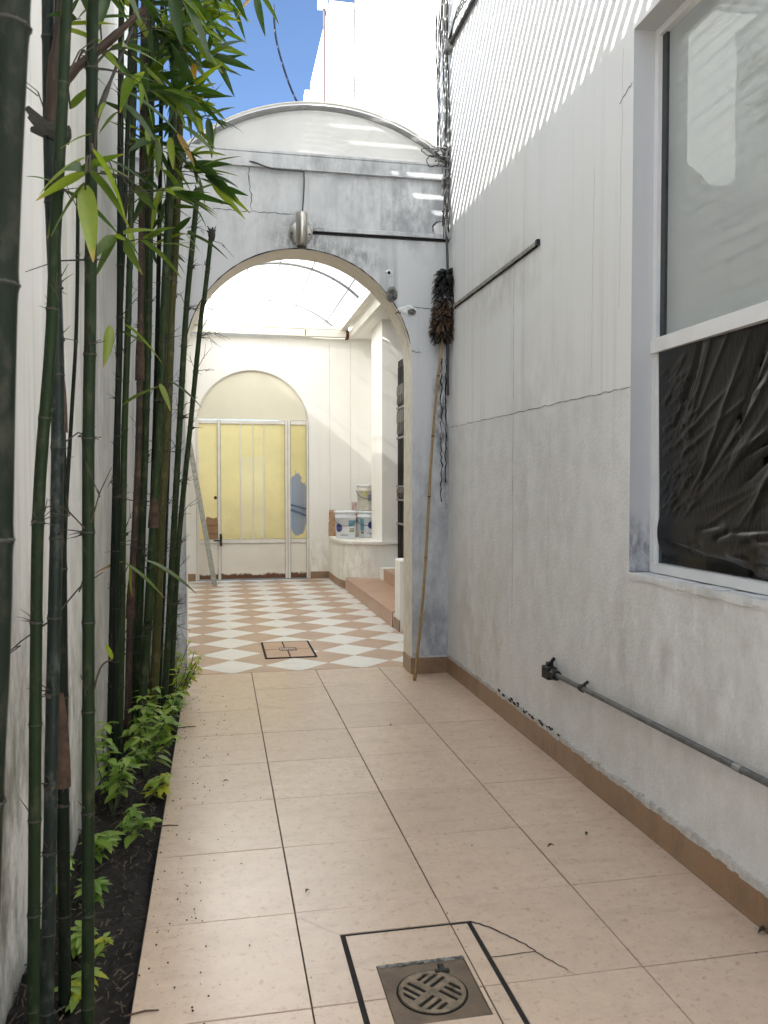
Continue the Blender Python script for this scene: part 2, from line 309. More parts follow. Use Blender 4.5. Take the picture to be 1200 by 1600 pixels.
# ------------------------------------------------------------------ mesh helpers
class MB:
    def __init__(s): s.v = []; s.f = []
    def face(s, pts):
        b = len(s.v); s.v += [tuple(p) for p in pts]; s.f.append(tuple(range(b, b + len(pts)))); return s
    def box(s, x0, x1, y0, y1, z0, z1, ch=0):
        b = len(s.v)
        s.v += [(x0,y0,z0),(x1,y0,z0),(x1,y1,z0),(x0,y1,z0)]
        if ch:
            s.v += [(x0,y0,z1-ch),(x1,y0,z1-ch),(x1,y1,z1-ch),(x0,y1,z1-ch),(x0+ch,y0+ch,z1),(x1-ch,y0+ch,z1),(x1-ch,y1-ch,z1),(x0+ch,y1-ch,z1)]
            r = [(0,4),(4,8)]
            for lo, hi in r:
                for i in range(4): s.f.append((b+lo+i, b+lo+(i+1)%4, b+hi+(i+1)%4, b+hi+i))
            s.f.append((b+8,b+9,b+10,b+11)); s.f.append((b+3,b+2,b+1,b))
        else:
            s.v += [(x0,y0,z1),(x1,y0,z1),(x1,y1,z1),(x0,y1,z1)]
            for q in ((0,1,5,4),(1,2,6,5),(2,3,7,6),(3,0,4,7),(4,5,6,7),(3,2,1,0)): s.f.append(tuple(b+i for i in q))
        return s
    def prism(s, poly, z0, z1):
        b = len(s.v); n = len(poly)
        s.v += [(x,y,z0) for x,y in poly] + [(x,y,z1) for x,y in poly]
        s.f.append(tuple(b+n+i for i in range(n))); s.f.append(tuple(b+n-1-i for i in range(n)))
        for i in range(n): s.f.append((b+i, b+(i+1)%n, b+n+(i+1)%n, b+n+i))
        return s
    def extrude(s, pts, d):
        """closed 3D outline extruded by vector d"""
        b = len(s.v); n = len(pts); d = Vector(d)
        s.v += [tuple(p) for p in pts] + [tuple(Vector(p)+d) for p in pts]
        s.f.append(tuple(b+i for i in range(n))); s.f.append(tuple(b+2*n-1-i for i in range(n)))
        for i in range(n): s.f.append((b+(i+1)%n, b+i, b+n+i, b+n+(i+1)%n))
        return s
    def tube(s, pts, rad, seg=8, cap=True):
        pts = [Vector(p) for p in pts]; n = len(pts)
        rad = rad if isinstance(rad, (list, tuple)) else [rad]*n
        t0 = (pts[1]-pts[0]).normalized(); up = Vector((0,0,1)) if abs(t0.z) < .9 else Vector((1,0,0))
        u = t0.cross(up).normalized(); b = len(s.v)
        for i, p in enumerate(pts):
            t = (pts[min(i+1,n-1)]-pts[max(i-1,0)]).normalized()
            u = (u - t*u.dot(t)).normalized(); w = t.cross(u)
            for k in range(seg):
                a = 2*math.pi*k/seg; s.v.append(tuple(p + (u*math.cos(a)+w*math.sin(a))*rad[i]))
        for i in range(n-1):
            for k in range(seg):
                a = b+i*seg+k; c = b+i*seg+(k+1)%seg; s.f.append((a, c, c+seg, a+seg))
        if cap:
            s.f.append(tuple(b+seg-1-k for k in range(seg))); s.f.append(tuple(b+(n-1)*seg+k for k in range(seg)))
        return s
    def lathe(s, prof, c=(0,0,0), seg=24, axis='Z'):
        b = len(s.v); n = len(prof)
        for r, h in prof:
            for k in range(seg):
                a = 2*math.pi*k/seg; x, y = r*math.cos(a), r*math.sin(a)
                q = (x, y, h) if axis == 'Z' else ((x, h, y) if axis == 'Y' else (h, x, y))
                s.v.append((c[0]+q[0], c[1]+q[1], c[2]+q[2]))
        for i in range(n-1):
            for k in range(seg):
                a = b+i*seg+k; d = b+i*seg+(k+1)%seg; s.f.append((a, d, d+seg, a+seg))
        s.f.append(tuple(b+seg-1-k for k in range(seg))); s.f.append(tuple(b+(n-1)*seg+k for k in range(seg)))
        return s
    def strip(s, pts, w, nrm, off=0):
        """thin flat ribbon along pts lying on a surface with normal nrm; w number or list"""
        pts = [Vector(p) for p in pts]; nrm = Vector(nrm); n = len(pts)
        w = w if isinstance(w, (list, tuple)) else [w]*n; b = len(s.v)
        for i, p in enumerate(pts):
            t = (pts[min(i+1,n-1)]-pts[max(i-1,0)]).normalized(); q = t.cross(nrm).normalized()*w[i]*.5
            s.v += [tuple(p+q+nrm*off), tuple(p-q+nrm*off)]
        for i in range(n-1): s.f.append((b+2*i, b+2*i+1, b+2*i+3, b+2*i+2))
        return s
    def mesh(s, name, mat, smooth=False):
        me = bpy.data.meshes.new(name); me.from_pydata(s.v, [], s.f); me.update()
        if mat: me.materials.append(M[mat] if isinstance(mat, str) else mat)
        if smooth:
            for p in me.polygons: p.use_smooth = True
        return me
    def build(s, name, mat, parent=None, smooth=False, **kw):
        return put(name, s.mesh(name, mat, smooth), parent, **kw)
def put(name, me, parent=None, loc=None, label=None, cat=None, group=None, kind=None):
    o = bpy.data.objects.new(name, me); C.objects.link(o)
    if parent: o.parent = parent
    if loc is not None: o.location = loc
    if label: o['label'] = label
    if cat: o['category'] = cat
    if group: o['group'] = group
    if kind: o['kind'] = kind
    return o
def thing(name, label, cat, loc=(0,0,0), group=None): return put(name, None, None, loc, label, cat, group)
def spline(pts, n):
    """Catmull-Rom resample"""
    P = [Vector(p) for p in pts]; P = [P[0]*2-P[1]] + P + [P[-1]*2-P[-2]]; out = []
    for i in range(1, len(P)-2):
        for k in range(n):
            t = k/n; a, b, c, d = P[i-1], P[i], P[i+1], P[i+2]
            out.append(.5*((2*b)+(c-a)*t+(2*a-5*b+4*c-d)*t*t+(3*b-a-3*c+d)*t**3))
    out.append(P[-2]); return out
def jag(a, b, n, amp, ax):
    """a wandering crack line from a to b, offset along the axes in ax"""
    a, b = Vector(a), Vector(b); out = []
    for i in range(n+1):
        p = a.lerp(b, i/n)
        if 0 < i < n:
            for k in ax: p[k] += random.uniform(-amp, amp)
        out.append(p)
    return out
def arch_panel(mb, x0, x1, z0, z1, cx, r, zs, y0, y1, n=40, reveal=None):
    """wall slab y0..y1 with a round-headed opening; the soffit goes to reveal if given"""
    for y, flip in ((y0, 0), (y1, 1)):
        def q(*p):
            p = [(a, y, b) for a, b in p]; mb.face(p[::-1] if flip else p)
        q((x0,z0),(cx-r,z0),(cx-r,zs),(x0,zs)); q((cx+r,z0),(x1,z0),(x1,zs),(cx+r,zs))
        q((x0,zs),(cx-r,zs),(cx-r,z1),(x0,z1)); q((cx+r,zs),(x1,zs),(x1,z1),(cx+r,z1))
        for i in range(n):
            a, b = math.pi*(1-i/n), math.pi*(1-(i+1)/n)
            xa, za, xb, zb = cx+r*math.cos(a), zs+r*math.sin(a), cx+r*math.cos(b), zs+r*math.sin(b)
            q((xa,za),(xb,zb),(xb,z1),(xa,z1))
    mb.face([(x0,y0,z1),(x1,y0,z1),(x1,y1,z1),(x0,y1,z1)])
    mb.face([(x0,y1,z0),(x0,y0,z0),(x0,y0,z1),(x0,y1,z1)]); mb.face([(x1,y0,z0),(x1,y1,z0),(x1,y1,z1),(x1,y0,z1)])
    rv = reveal or mb
    prof = [(cx-r,z0),(cx-r,zs*.5)]+[(cx+r*math.cos(math.pi*(1-i/n)), zs+r*math.sin(math.pi*(1-i/n))) for i in range(n+1)]+[(cx+r,zs*.5),(cx+r,z0)]
    for (xa,za),(xb,zb) in zip(prof, prof[1:]): rv.face([(xa,y0,za),(xa,y1,za),(xb,y1,zb),(xb,y0,zb)])
def clip(poly, x0, x1, y0, y1):
    def cut(P, f, inter):
        out = []
        for i in range(len(P)):
            a, b = P[i], P[(i+1)%len(P)]; fa, fb = f(a), f(b)
            if fa: out.append(a)
            if fa != fb: out.append(inter(a, b))
        return out
    def ix(v): return lambda a, b: (v, a[1]+(b[1]-a[1])*(v-a[0])/(b[0]-a[0]))
    def iy(v): return lambda a, b: (a[0]+(b[0]-a[0])*(v-a[1])/(b[1]-a[1]), v)
    for f, it in ((lambda p: p[0] >= x0, ix(x0)), (lambda p: p[0] <= x1, ix(x1)), (lambda p: p[1] >= y0, iy(y0)), (lambda p: p[1] <= y1, iy(y1))):
        poly = cut(poly, f, it)
        if len(poly) < 3: return []
    return poly
# ================================================================== setting: ground, floors, planting bed
g = MB().face([(-80,-80,-.12),(80,-80,-.12),(80,80,-.12),(-80,80,-.12)]); g.build('ground', 'earth', kind='structure')
XL, XW, YA, YB = -.58, 1.72, 6.05, 12.55
COLS = [-.24, .245, .735, 1.23, 1.712]
ROWS = [2.21+.5113*k for k in range(-7, 8)] + [6.335]
paving = MB().box(-.24, 1.72, -7, 6.335, -.10, -.004).build('paving', 'dirtgrout', kind='structure')
G = .0022
# drain cut: dark joint ring and the sunk plate, cut out of the tiles they cross
CUT = (.372, .806, 1.93, 2.561); CW = .017; PLT = (.452, .722, 2.085, 2.368)
def in_cut(x, y):
    ring = CUT[0] < x < CUT[1] and CUT[2] < y < CUT[3] and not (CUT[0]+CW < x < CUT[1]-CW and CUT[2]+CW < y < CUT[3]-CW)
    return ring or (PLT[0] < x < PLT[1] and PLT[2] < y < PLT[3])
shared = {}
for i in range(4):
    for j in range(len(ROWS)-1):
        x0, x1, y0, y1 = COLS[i]+G, COLS[i+1]-G, ROWS[j]+G, ROWS[j+1]-G
        dz = random.uniform(-.0008, .0008)
        if x1 < CUT[0] or x0 > CUT[1] or y1 < CUT[2] or y0 > CUT[3]:
            key = (i, round(y1-y0, 3))
            if key not in shared: shared[key] = MB().box(0, x1-x0, 0, y1-y0, -.012, 0, .0016).mesh('floor_tile', 'tile')
            put('floor_tile', shared[key], paving, (x0, y0, dz))
        else:
            xs = sorted({x0, x1, *[v for v in (CUT[0], CUT[0]+CW, CUT[1]-CW, CUT[1], PLT[0], PLT[1]) if x0 < v < x1]})
            ys = sorted({y0, y1, *[v for v in (CUT[2], CUT[2]+CW, CUT[3]-CW, CUT[3], PLT[2], PLT[3]) if y0 < v < y1]})
            nx, ny = len(xs)-1, len(ys)-1
            ok = [[not in_cut((xs[a]+xs[a+1])/2, (ys[b]+ys[b+1])/2) for b in range(ny)] for a in range(nx)]
            seen = set()
            for a0 in range(nx):
                for b0 in range(ny):
                    if not ok[a0][b0] or (a0, b0) in seen: continue
                    stack = [(a0, b0)]; comp = []; seen.add((a0, b0))
                    while stack:
                        a, b = stack.pop(); comp.append((a, b))
                        for c, d in ((a+1,b),(a-1,b),(a,b+1),(a,b-1)):
                            if 0 <= c < nx and 0 <= d < ny and ok[c][d] and (c, d) not in seen: seen.add((c, d)); stack.append((c, d))
                    mb = MB(); cs = set(comp); ox, oy = x0, y0
                    for a, b in comp:
                        X0, X1, Y0, Y1 = xs[a]-ox, xs[a+1]-ox, ys[b]-oy, ys[b+1]-oy
                        mb.face([(X0,Y0,0),(X1,Y0,0),(X1,Y1,0),(X0,Y1,0)])
                        for (c, d), e in (((a,b-1),((X0,Y0),(X1,Y0))),((a+1,b),((X1,Y0),(X1,Y1))),((a,b+1),((X1,Y1),(X0,Y1))),((a-1,b),((X0,Y1),(X0,Y0)))):
                            if (c, d) not in cs: mb.face([(*e[0],-.012),(*e[1],-.012),(*e[1],0),(*e[0],0)])
                    mb.build('floor_tile', 'tile', paving, loc=(x0, y0, dz))
mb = MB()
for x0, x1, y0, y1 in ((CUT[0],CUT[1],CUT[3]-CW,CUT[3]),(CUT[0],CUT[1],CUT[2],CUT[2]+CW),(CUT[0],CUT[0]+CW,CUT[2]+CW,CUT[3]-CW),(CUT[1]-CW,CUT[1],CUT[2]+CW,CUT[3]-CW)): mb.box(x0,x1,y0,y1,-.0041,-.0028)
mb.build('cut_joint', 'crack', paving)
# cracks in the tile beside the drain
def cw(n, a, b): return [a+(b-a)*i/(n-1) for i in range(n)]
arc = [(.800,2.552),(.842,2.515),(.885,2.462),(.925,2.395),(.948,2.345),(.975,2.285),(1.004,2.232)]
P = [(x+random.uniform(-.003,.003), y+random.uniform(-.003,.003), .0016) for x, y in [tuple(v)[:2] for v in spline([(a,b,0) for a,b in arc], 5)]]
MB().strip(P, cw(len(P), .007, .003), (0,0,1)).build('crack', 'crack', paving)
P = jag((.80,2.342,.0016), (.945,2.346,.0016), 9, .0015, (0,1)); MB().strip(P, .0035, (0,0,1)).build('crack', 'crack', paving)
P = jag((.245,2.70,.0016), (.372,2.555,.0016), 9, .002, (0,1)); MB().strip(P, .0012, (0,0,1)).build('crack', 'seam', paving)

# courtyard floor of white and pink diamonds
court = MB().box(-.62, 3.6, 6.335, 12.55, -.10, -.004).build('courtyard_floor', 'dirtgrout', kind='structure')
DX, DY = .5065, .4955; full = {}
def diamond(cx, cy, mt):
    a, b = DX/2-.0022, DY/2-.0022
    poly = [(cx-a,cy),(cx,cy-b),(cx+a,cy),(cx,cy+b)]
    cl = clip(poly, -.60, 2.6, 6.338, 12.54)
    if len(cl) < 3: return
    xs = [p[0] for p in cl]; ys = [p[1] for p in cl]
    if max(xs)-min(xs) < .03 or max(ys)-min(ys) < .03: return
    dz = random.uniform(-.0006, .0006)
    if len(cl) == 4 and abs(max(xs)-min(xs)-2*a) < 1e-4 and abs(max(ys)-min(ys)-2*b) < 1e-4:
        if mt not in full: full[mt] = MB().prism([(-a,0),(0,-b),(a,0),(0,b)], -.01, 0).mesh('diamond_tile', mt)
        put('diamond_tile', full[mt], court, (cx, cy, dz))
    else:
        MB().prism([(x-cx, y-cy) for x, y in cl], -.01, 0).build('diamond_tile', mt, court, loc=(cx, cy, dz))
# one lattice of diamonds touching point to point is white, the interlocked one is pink
for i in range(-3, 7):
    for j in range(-2, 14):
        diamond(.105+DX*i, 6.56+DY*j, 'tile_white')
        diamond(.105+DX*(i+.5), 6.56+DY*(j+.5), 'tile_pink')

# planting bed
bed = MB(); nx, ny = 14, 220; b0 = 0
for j in range(ny+1):
    for i in range(nx+1):
        x = XL+.002+(.336)*i/nx; y = -.6+(YA+.598)*j/ny
        bed.v.append((x, y, -.035+.03*math.sin(i/nx*math.pi)+random.uniform(-.012,.012)+.012*math.sin(y*5+i)))
for j in range(ny):
    for i in range(nx): a = j*(nx+1)+i; bed.f.append((a, a+1, a+nx+2, a+nx+1))
bed.build('planting_bed', 'soil', kind='structure')

# ================================================================== left wall
lw = thing('boundary_wall', 'tall stained white boundary wall behind the bamboo canes', 'wall', (XL, 0, 0)); LO = Vector((XL,0,0))
o = MB().box(XL-.2, XL, -1.5, 6.30, -.1, 5.2).build('wall', 'left_wall', lw); o.location = -LO
o = MB().box(XL-.2, XL, 6.3005, 18, -.1, 4.0).build('courtyard_side', 'left_wall', lw); o.location = -LO  # height and length shaped for sun on the vault, shade beyond the gate

# ================================================================== house wall on the right with its window
hw = thing('house_wall', 'grey white rendered house wall along the right of the passage', 'wall', (XW, 0, 0))
def H(mb, name, mat, smooth=False, parent=None, label=None):
    o = mb.build(name, mat, parent or hw, smooth, label=label)
    if parent is None: o.location = (-XW, 0, 0)
    return o
WY0, WY1, WZ0, WZ1 = .6, 3.24, 1.06, 3.335; Y0, Y1, ZT = -7, 6.335, 6.6
mb = MB()
ysd = [Y0, WY0, WY1, Y1]; zsd = [-.1, WZ0, WZ1, ZT]
for a in range(3):
    for b in range(3):
        if (a, b) == (1, 1): continue
        mb.face([(XW,ysd[a+1],zsd[b]),(XW,ysd[a],zsd[b]),(XW,ysd[a],zsd[b+1]),(XW,ysd[a+1],zsd[b+1])])
mb.face([(XW,Y1,-.1),(XW,Y1,ZT),(XW+4,Y1,ZT),(XW+4,Y1,-.1)]); mb.face([(XW,Y0,ZT),(XW,Y1,ZT),(XW+4,Y1,ZT),(XW+4,Y0,ZT)]); mb.face([(XW,Y0,-.1),(XW,Y0,ZT),(XW+4,Y0,ZT),(XW+4,Y0,-.1)])
H(mb, 'wall', 'house_wall')
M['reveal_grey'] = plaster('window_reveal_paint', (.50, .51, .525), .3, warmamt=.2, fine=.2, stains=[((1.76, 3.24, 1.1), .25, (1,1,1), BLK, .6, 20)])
mb = MB(); D = .13
mb.box(XW+.0005, XW+D, WY1-.0, WY1+.05, WZ0, WZ1); mb.box(XW+.0005, XW+D, WY0-.05, WY0, WZ0, WZ1)
mb.box(XW+.0005, XW+D, WY0, WY1, WZ1, WZ1+.05)
H(mb, 'window_reveal', 'reveal_grey')
# plaster sill with a lumpy lip
mb = MB(); n = 60
for i in range(n):
    ya, yb = WY0-.02+(WY1+.03-WY0)*i/n, WY0-.02+(WY1+.03-WY0)*(i+1)/n; k = .004+random.uniform(0,.006)
    mb.box(XW-k, XW+D, ya, yb+.0004, WZ0-.022-random.uniform(0,.012), WZ0-.004+random.uniform(-.003,.002))
H(mb, 'window_sill', 'house_wall')
# dark room behind the window
mb = MB(); mb.box(XW+D+.12, XW+3.0, WY0-.4, WY1+.5, .4, 3.8); mb.f = [f for k, f in enumerate(mb.f) if k != 3]
H(mb, 'room', 'room')
# skirting tiles
for j in range(len(ROWS)-1):
    mb = MB().box(XW-.011, XW-.0005, ROWS[j]+.002, min(ROWS[j+1], YA-.012)-.002, .001, .124, .0015)
    o = mb.build('skirting_tile', 'skirt', hw); o.location = (-XW, 0, 0)
mb = MB()
for j in range(200):
    ya = -.5+6.53*j/200; mb.box(XW-.013+random.uniform(-.002,.003), XW-.0003, ya, ya+.0329, .122+random.uniform(-.006,.002), .146+random.uniform(-.006,.008))
H(mb, 'mortar_fillet', 'fillet')
mb = MB()
for j in range(len(ROWS)-1): mb.box(XW-.0105, XW-.0006, ROWS[j]-.0021, ROWS[j]+.0021, .001, .122)
H(mb, 'skirting_joint', 'seam')
# score line where the render changes, vertical seam, hairline cracks
P = jag((XW-.0018,6.03,1.862),(XW-.0018,3.245,1.846), 60, .004, (2,)); H(MB().strip(P, [random.uniform(.002,.006) for _ in P], (-1,0,0)), 'crack', 'seam')
P = jag((XW-.0018,4.655,2.72),(XW-.0018,4.66,.6), 40, .003, (1,)); H(MB().strip(P, [random.uniform(.002,.007) for _ in P], (-1,0,0)), 'crack', 'seam')
for (a, b) in (((3.33,3.30),(3.35,2.2)),((5.9,3.3),(5.86,2.0)),((3.6,2.9),(3.62,1.9)),((4.1,1.8),(4.13,.9))):
    P = jag((XW-.0016,a[0],a[1]),(XW-.0016,b[0],b[1]), 24, .006, (1,)); H(MB().strip(P, .0018, (-1,0,0)), 'crack', 'seam')
P = jag((XW-.0018,3.25,3.12),(XW-.0018,3.36,3.08), 8, .006, (2,)); H(MB().strip(P, .004, (-1,0,0)), 'crack', 'crack')
# black spalled edge above the skirting
mb = MB()
for k in range(26):
    y = random.uniform(3.9, 4.9); z = .148+random.uniform(-.01,.012); r = random.uniform(.006,.022)
    mb.face([(XW-.0155, y+r*math.cos(a)*1.6*random.uniform(.6,1), z+r*.45*math.sin(a)) for a in [i*math.pi/4 for i in range(8)]])
H(mb, 'spalled_patch', 'crack')

# window
FX = XW+.095
mb = MB(); fw = .032
mb.box(FX, FX+.06, WY1-fw, WY1-.001, WZ0, WZ1); mb.box(FX+.001, FX+.059, WY0, WY1-fw, WZ1-fw, WZ1-.001); mb.box(FX-.012, FX+.059, WY0, WY1-fw, WZ0+.001, WZ0+.04); mb.box(FX, FX+.06, WY0-.0, WY0+fw, WZ0+.04, WZ1-fw)
win = mb.build('window', 'alu', hw); win.location = (-XW, 0, 0)
def W(mb, name, mat, smooth=False): return mb.build(name, mat, win, smooth)
W(MB().box(FX-.014, FX+.05, WY0+.01, WY1-.012, 1.985, 2.045, .003), 'transom', 'alu')
mb = MB(); mb.box(FX+.018, FX+.05, WY1-fw-.035, WY1-fw-.0005, WZ0+.04, WZ1-fw); W(mb, 'gasket', 'alu_dark')
W(MB().box(FX+.012, FX+.046, WY1-fw-.012, WY1-fw-.001, WZ0+.041, 1.98), 'sash_stile', 'alu')
W(MB().face([(FX+.030,WY1-fw-.03,2.045),(FX+.030,WY0+fw,2.045),(FX+.030,WY0+fw,WZ1-fw),(FX+.030,WY1-fw-.03,WZ1-fw)]), 'upper_pane', 'glass')
W(MB().box(FX+.022, FX+.026, WY0+fw, WY1-fw-.02, WZ0+.04, 1.985), 'lower_pane', 'clear')
# added slats behind the upper pane, standing in for its reflected bands
bl = thing('reflection_slats', 'white slats standing in for the reflection in the upper window pane', 'reflected_slats', (FX+.075, 2.0, 2.05))
sm = MB().extrude([(-.012,-1.25,-.036),(-.006,-1.25,.0),(.010,-1.25,.034),(.012,-1.25,.033),(-.003,-1.25,-.001),(-.009,-1.25,-.037)], (0,2.42,0)).mesh('slat', 'reflected_slats')
for k in range(20):
    o = put('slat', sm, bl, (random.uniform(-.003,.003), 0, .02+.062*k)); 
MB().box(-.040, -.024, -1.25, 1.17, .375, .425).build('rail', 'alu', bl)  # bar standing in for the beam reflected in the pane

# crumpled black plastic behind the lower pane
def film():
    rnd = random.Random(5); ny, nz = 300, 170; ya, yb, za, zb = .8, 3.185, 1.09, 1.995
    cre = []
    for k in range(70):      # long pulls fanning up and towards the near side from the lower corner
        a = rnd.uniform(.25, 1.15); d = (-math.cos(a), math.sin(a)); s = rnd.uniform(.0, .9); o = (3.1-rnd.uniform(0,1.3), 1.28+rnd.uniform(-.05,.45)); L = rnd.uniform(.25,.9)
        cre.append((o, d, L, rnd.uniform(.003,.011), rnd.uniform(.003,.010)*rnd.choice((1,1,-1))))
    for k in range(110):      # short wrinkles along the far edge
        a = rnd.uniform(.1,.8); cre.append(((3.17-rnd.uniform(0,.22), rnd.uniform(1.3,1.9)), (-math.cos(a), math.sin(a)), rnd.uniform(.04,.14), rnd.uniform(.003,.006), rnd.uniform(.002,.006)))
    for k in range(70):      # the bunched hem
        a = rnd.uniform(-.35,.35); cre.append(((rnd.uniform(1.2,3.15), 1.1+abs(rnd.gauss(0,.10))), (-math.cos(a), math.sin(a)), rnd.uniform(.08,.3), rnd.uniform(.005,.011), rnd.uniform(.004,.013)*rnd.choice((1,-1))))
    import numpy as np
    mb = MB(); yy, zz = np.meshgrid(np.linspace(ya, yb, ny+1), np.linspace(za, zb, nz+1))
    h = .010*np.sin(yy*3+zz*2)+np.where(zz < 1.3, .012*np.sin((1.3-zz)*22), 0)
    for o, d, L, wd, am in cre:
        py, pz = yy-o[0], zz-o[1]; bend = rnd.uniform(-.25,.25)
        t = py*d[0]+pz*d[1]; q = np.abs(py*-d[1]+pz*d[0]-bend*t*(L-t))
        h += .6*am*np.exp(-(q/wd/1.3)**1.3)*np.clip(np.minimum(t+.02, L-t)/(.3*L), 0, 1)
    mb.v = [(float(FX+.010-a), float(b), float(c)) for a, b, c in zip(h.ravel(), yy.ravel(), zz.ravel())]
    for j in range(nz):
        for i in range(ny): a = j*(ny+1)+i; mb.f.append((a, a+1, a+ny+2, a+ny+1))
    return mb
film().build('plastic_sheet', 'bag', smooth=True, label='crumpled black plastic sheet filling the lower window pane', cat='plastic sheet')

# ================================================================== arch wall across the passage
aw = thing('arch_wall', 'blue grey stained wall with a round arch across the passage', 'wall', (.6, YA, 0))
def A(mb, name, mat, smooth=False, label=None):
    o = mb.build(name, mat, aw, smooth, label=label); o.location = (-.6, -YA, 0); return o
ACX, AR, AZS, AZT, YA2 = .607, .828, 2.312, 3.79, 6.335
mb, rv = MB(), MB()
arch_panel(mb, XL+.001, XW-.001, -.1, AZT, ACX, AR, AZS, YA, YA2, 48, rv)
A(mb, 'wall', 'arch_wall'); A(rv, 'arch_reveal', 'reveal', True)
A(MB().box(XL+.001, XW-.001, YA-.028, YA-.0005, 3.70, AZT+.012, .006), 'coping', 'arch_wall')
A(MB().box(XL+.001, XW-.001, YA-.029, YA2+.01, AZT+.0125, AZT+.03), 'coping_cap', 'arch_wall')
A(MB().box(.70, XW-.006, YA-.022, YA-.0005, 3.272, 3.305, .006), 'ledge', 'arch_wall')
A(MB().box(.69, XW-.006, YA-.0085, YA-.0006, 3.252, 3.2715), 'ledge_underline', 'crack')  # dark line along the underside of the ledge
P = [(ACX+(AR+.003)*math.cos(t), YA-.0016, AZS+(AR+.003)*math.sin(t)) for t in [math.pi*i/60 for i in range(4,57)]]
A(MB().strip(P, [random.uniform(.003,.010) for _ in P], (0,-1,0)), 'crack', 'crack')
for a, b, n, am, wd in (((.235,3.70),(.255,3.40),14,.012,.006),((-.02,3.392),(.56,3.385),24,.006,.005),((1.30,2.70),(1.44,2.76),8,.012,.008),((1.44,2.76),(1.60,2.75),7,.01,.005),((1.43,2.43),(1.50,2.42),5,.008,.006),
                        ((1.655,2.6),(1.665,1.3),46,.012,.010),((1.70,2.9),(1.695,1.45),40,.006,.011)):
    P = jag((a[0],YA-.0018,a[1]),(b[0],YA-.0018,b[1]), n, am, (0,2)); A(MB().strip(P, [random.uniform(.4,1.2)*wd for _ in P], (0,-1,0)), 'crack', 'crack')
P = jag((1.26,YA+.06,2.90),(1.42,YA+.05,2.47), 14, .004, (0,))
for p in P:
    t = math.atan2(p[2]-AZS, p[0]-ACX); p[0] = ACX+(AR-.0015)*math.cos(t); p[2] = AZS+(AR-.0015)*math.sin(t); p[1] += random.uniform(-.02,.02)
A(MB().strip(P, .006, (-.8,0,-.6)), 'crack', 'crack')
def scab(x, z, rx, rz, mat, name, y=YA-.0022, lift=.012):
    mb = MB(); n = 18; rim = [(x+rx*math.cos(2*math.pi*i/n)*random.uniform(.75,1.1), z+rz*math.sin(2*math.pi*i/n)*random.uniform(.75,1.1)) for i in range(n)]
    b = len(mb.v); mb.v += [(px, y, pz) for px, pz in rim]+[(x+(px-x)*.6+random.uniform(-.006,.006), y-lift*random.uniform(.2,1), z+(pz-z)*.6) for px, pz in rim]+[(x, y-lift*.5, z)]
    for i in range(n):
        j = (i+1)%n; mb.f += [(b+i,b+j,b+n+j,b+n+i),(b+n+i,b+n+j,b+2*n)]
    A(mb, name, mat)
scab(1.282, 2.846, .048, .062, 'scar', 'spalled_patch'); scab(1.40, 2.735, .075, .04, 'chip', 'spalled_patch'); scab(1.43, 2.722, .035, .025, 'scar', 'spalled_patch', YA-.012)
scab(1.255, 3.0, .03, .032, 'chip', 'filled_hole'); A(MB().lathe([(.011,0),(.011,.004)], (1.255, YA-.016, 3.0), 12, 'Y'), 'hole', 'black')
scab(1.648, 3.345, .052, .052, 'chip', 'filled_hole', lift=.006)
P = [(1.648+.056*math.cos(t)*random.uniform(.95,1.1), YA-.003, 3.345+.056*math.sin(t)*random.uniform(.95,1.1)) for t in [2*math.pi*i/26 for i in range(27)]]
A(MB().strip(P, [random.uniform(.003,.011) for _ in P], (0,-1,0)), 'crack', 'crack')
# its skirting tiles
A(MB().box(1.424, 1.708, YA-.013, YA-.0005, .001, .122, .0015), 'skirting_tile', 'skirt')
A(MB().box(1.424, 1.4345, YA-.0004, YA2-.03, .001, .121, .0015), 'skirting_tile', 'skirt')
A(MB().box(1.421, 1.708, YA-.016, YA-.0004, .1225, .134), 'mortar_fillet', 'fillet')

# ================================================================== courtyard behind the arch
bw = thing('courtyard_back_wall', 'cream wall with an arched gate at the far end of the courtyard', 'wall', (.53, YB, 0))
def B(mb, name, mat, smooth=False):
    o = mb.build(name, mat, bw, smooth); o.location = (-.53, -YB, 0); return o
mb = MB(); arch_panel(mb, XL+.001, 2.62, -.1, 3.66, .528, .838, 2.31, YB, YB+.22, 40); B(mb, 'wall', 'court_wall', False)
B(MB().box(XL+.001, -.325, YB-.012, YB-.0005, .001, .11, .0015), 'skirting_tile', 'skirt'); B(MB().box(1.385, 1.66, YB-.012, YB-.0005, .001, .11, .0015), 'skirting_tile', 'skirt')
for x in (1.68, 2.0): 
    P = jag((x,YB-.0015,3.6),(x+.01,YB-.0015,.7), 30, .005, (0,)); B(MB().strip(P, .003, (0,-1,0)), 'crack', 'seam')

